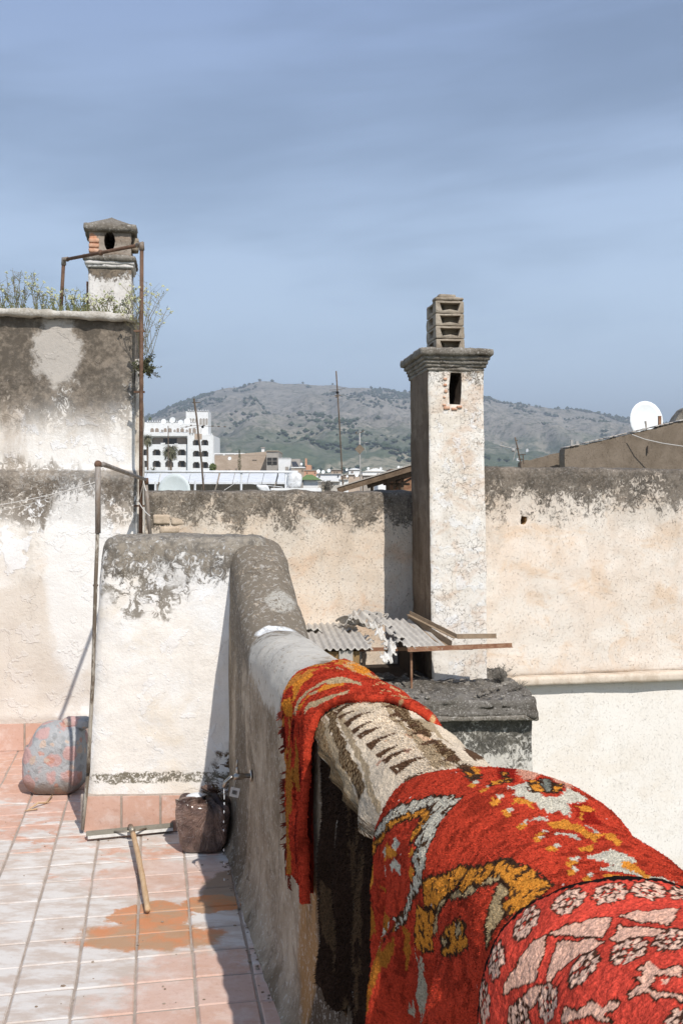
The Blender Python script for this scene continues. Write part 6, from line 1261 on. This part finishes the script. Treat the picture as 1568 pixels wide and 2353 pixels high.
build_rug(2, 'kilim', 'ivory and brown kilim with dark wedges and woven border stripes between two red rugs', kl, 1.86, -.262, .30, 230, 190, (.73, .585, .42), (.0045, .0045), lambda D, V: .010 * sstep((-V - .19) / .05) * np.sin(D * 40), .0045, .0017, .010, post=post2, seed=2, fibre=fib2, tdens=1.0)
# far red rug
def fold1(D, V): return sstep((-V - .16) / .28) * (.022 * np.sin((D - 2.8) * 29 + .8) + .010 * np.sin(D * 60)) - .012 * sstep((-V - .16) / .2)
def post1(D, V, col, r_):
    oz = (D > 3.12 + .05 * V) & (fbm(np.stack([D.ravel() * 30, V.ravel() * 22, D.ravel() * 0 + 1], 1), 4).reshape(D.shape) > .16); col[oz] = np.array((.56, .22, .045)) * (.75 + .4 * r_.random(oz.sum()))[:, None]
    oz = (V > .02) & (fbm(np.stack([D.ravel() * 40, V.ravel() * 60, D.ravel() * 0 + 5], 1), 3).reshape(D.shape) > .45); col[oz] = np.array((.58, .34, .16))
    h = V < -.20; s_ = fbm(np.stack([D.ravel() * 42, V.ravel() * 6, D.ravel() * 0 + 7], 1), 4).reshape(D.shape); w = h & (s_ > .30) & (D > 2.98); col[w] = np.array((.42, .16, .03)); w = h & (s_ < -.5); col[w] = np.array((.16, .015, .01))
    return col
build_rug(1, 'red_rug', 'small red rug with orange edge and cream lines, farthest along the parapet', ([-.9, -.3, -.217, -.16, -.104, -.068, -.028, .02, .06, .3], [3.20, 3.22, 3.246, 3.26, 3.275, 3.26, 3.262, 3.31, 3.40, 3.40]),
          ([-.9, -.3, -.193, -.13, -.083, -.047, .016, .047, .3], [2.82, 2.83, 2.823, 2.825, 2.79, 2.76, 2.71, 2.63, 2.56]), -.66, .34, 190, 330, RED, (.0045, .0045), fold1, .0042, .0020, .02, post=post1, seed=1, tdens=1.0,
          lowedge=lambda D: 1 + .03 * vn(np.stack([D.ravel() * 25, D.ravel() * 0, D.ravel() * 0], 1)).reshape(D.shape))
fr = MB(); r = random.Random(5)
for k in range(26):
    v_ = -.20 - .44 * r.random(); pz = rug_pos(np.array([3.218]), np.array([v_]), .03, float(fold1(np.array([3.218]), np.array([v_]))[0]))[0]; p0 = Vector(pz); 
    for q in range(6): e1 = p0 + Vector((-r.uniform(.008, .024), r.uniform(-.01, .02), -r.uniform(.004, .018))); fr.tube([p0, e1], [.003, .0012], 4)
p0 = Vector(rug_pos(np.array([3.19]), np.array([-.65]), .03, float(fold1(np.array([3.19]), np.array([-.65]))[0]))[0])
for k in range(60):
    a = p0 + Vector((r.uniform(-.015, .02), r.uniform(-.02, .02), -r.uniform(-.03, .05))); fr.tube([a, a + Vector((r.uniform(-.01, .008), 0, -r.uniform(.01, .045)))], [.004, .001], 4)
for k in range(40):
    a = p0 + Vector((-.002 + r.uniform(-.003, .004), 0, -.03 - .085 * k / 40)); fr.tube([a, a + Vector((r.uniform(-.007, .007), 0, -.012))], [.0022, .001], 4)
rr1 = bpy.data.objects['red_rug']; tag(fr.build('fringe', simple('dark_red_fringe', (.09, .012, .008), (.16, .03, .015), 60, 1, bump=0), rr1), kind='stuff')
# big patterned red rug
def fold3(D, V):
    g_ = sstep((-V - .17) / .30); return g_ * (.040 * np.sin((D - 1.9) * 23 + 1.9) + .018 * np.sin(D * 43 + 1)) * np.clip((2.12 - D) / .1, .2, 1) + .005 * g_ + .002
def post3(D, V, col, r_):
    h = V < -.30; s_ = fbm(np.stack([D.ravel() * 26, V.ravel() * 13, D.ravel() * 0 + 7], 1), 4).reshape(D.shape); rd_ = (col[..., 1] < .06)
    col[h & (s_ > .50) & rd_] = np.array((.38, .33, .24)); col[h & (s_ < -.52) & rd_] = np.array((.40, .14, .02)); 
    cr_ = (V < -.30) & (col[..., 2] > .2) & (fbm(np.stack([D.ravel() * 60, V.ravel() * 25, D.ravel() * 0 + 4], 1), 3).reshape(D.shape) > -.18); col[cr_] = np.array(RED) * .8
    lit = r_.random(D.shape) > .9993; col[lit] = np.array((.75, .62, .55)); return col
build_rug(3, 'patterned_rug', 'thick red rug with cream and orange motifs, bunched up in the middle of the parapet', ([-1.1, -.5, -.32, -.211, -.163, -.129, -.075, -.032, .004, .06, .4], [2.08, 2.09, 2.11, 2.094, 2.063, 2.034, 1.985, 1.972, 1.965, 1.95, 1.95]),
          1.20, -1.02, .36, 300, 520, RED, (.0040, .0040), fold3, .0034, .0016, .04, post=post3, seed=3, ol=.0045, tdens=1.0)
# near coral rug
ROS = [(1.335, -.086), (1.306, -.053), (1.29, -.019), (1.272, .012), (1.366, -.126), (1.385, -.175), (1.400, -.222), (1.217, -.12), (1.188, -.083), (1.164, -.050), (1.253, -.163), (1.30, -.205), (1.150, -.018), (1.410, -.262), (1.34, -.25), (1.05, -.10), (1.02, -.05), (.98, 0), (.9, -.07), (.85, 0)]
def post4(D, V, col, r_):
    dq = (np.floor(D / .0017) + .5) * .0017; vq = (np.floor(V / .0017) + .5) * .0017
    for (a, b_) in ROS:
        sc_ = .0165 if b_ > -.15 else .019; x = (dq - a) / (sc_ * 1.22); y = (vq - b_) / sc_; bb = (np.abs(x) < 1.5) & (np.abs(y) < 1.5)
        if not bb.any(): continue
        xs, ys = x[bb], y[bb]; rad = np.hypot(xs, ys); an = np.arctan2(ys, xs); cc = col[bb]
        pet = (np.abs(np.sin(an * 2)) < .93) ; wx = fbm(np.stack([xs * 2 + a * 90, ys * 2, xs * 0], 1), 2) * .11; wy = fbm(np.stack([xs * 2, ys * 2 + b_ * 90, xs * 0 + 5], 1), 2) * .11; xs = xs + wx; ys = ys + wy
        P1 = np.zeros(rad.shape, bool); DK = np.zeros(rad.shape, bool)
        for q in range(8):
            A_ = q * math.pi / 4 + .39; R0 = .74 + .07 * math.sin(q * 7 + a * 300); px_, py_ = R0 * math.cos(A_), R0 * math.sin(A_); rq = np.minimum(np.abs(xs - px_) + .35 * np.abs(ys - py_), np.abs(ys - py_) + .35 * np.abs(xs - px_)) + .45 * np.hypot(xs - px_, ys - py_); P1 |= rq < (.27 + .03 * math.sin(q * 5)); DK |= (np.hypot(xs - px_, ys - py_) < .39)
        for q in range(4):
            A_ = q * math.pi / 2 + .1; px_, py_ = .32 * math.cos(A_), .32 * math.sin(A_); rq = np.hypot(xs - px_, ys - py_); P1 |= (rq < .15); DK |= rq < .24
        DK |= (rad < 1.02) & (rad > .2) & (r_.random(rad.shape) < .55)
        cc[DK & (r_.random(rad.shape) < .9)] = (.07, .03, .018)
        cc[P1] = np.array((.80, .50, .36)) * (.85 + .25 * r_.random(P1.sum()))[:, None]; col[bb] = cc
    # dark overcast selvedge along the far edge
    far = np.interp(V, *D4F); sv = D > far - .0125 - .0015 * np.sin(V * 900); col[sv] = np.array((.012, .008, .007))
    row = .93 + .10 * (np.sin(D * 2 * np.pi / .0052 + V * 14) > 0); col = col * row[..., None]
    return col
D4F = ([-1, -.245, -.227, -.181, -.147, -.111, -.077, -.034, .002, .03, .5], [1.45, 1.430, 1.429, 1.421, 1.417, 1.396, 1.366, 1.337, 1.314, 1.285, 1.24])
us = np.concatenate([np.linspace(0, .52, 60)[:-1], np.linspace(.52, 1, 300)])
build_rug(4, 'coral_rug', 'coral red and pink rug with black edge and rosettes, nearest the camera', D4F, .45, -.62, .36, None, 520, RED4, (.0017, .0017), lambda D, V: sstep((-V - .2) / .3) * .02 * np.sin(D * 25), -.0 + .0013, .0009, .010, uspace=us, post=post4, seed=4, ol=.0021, tdens=.8)
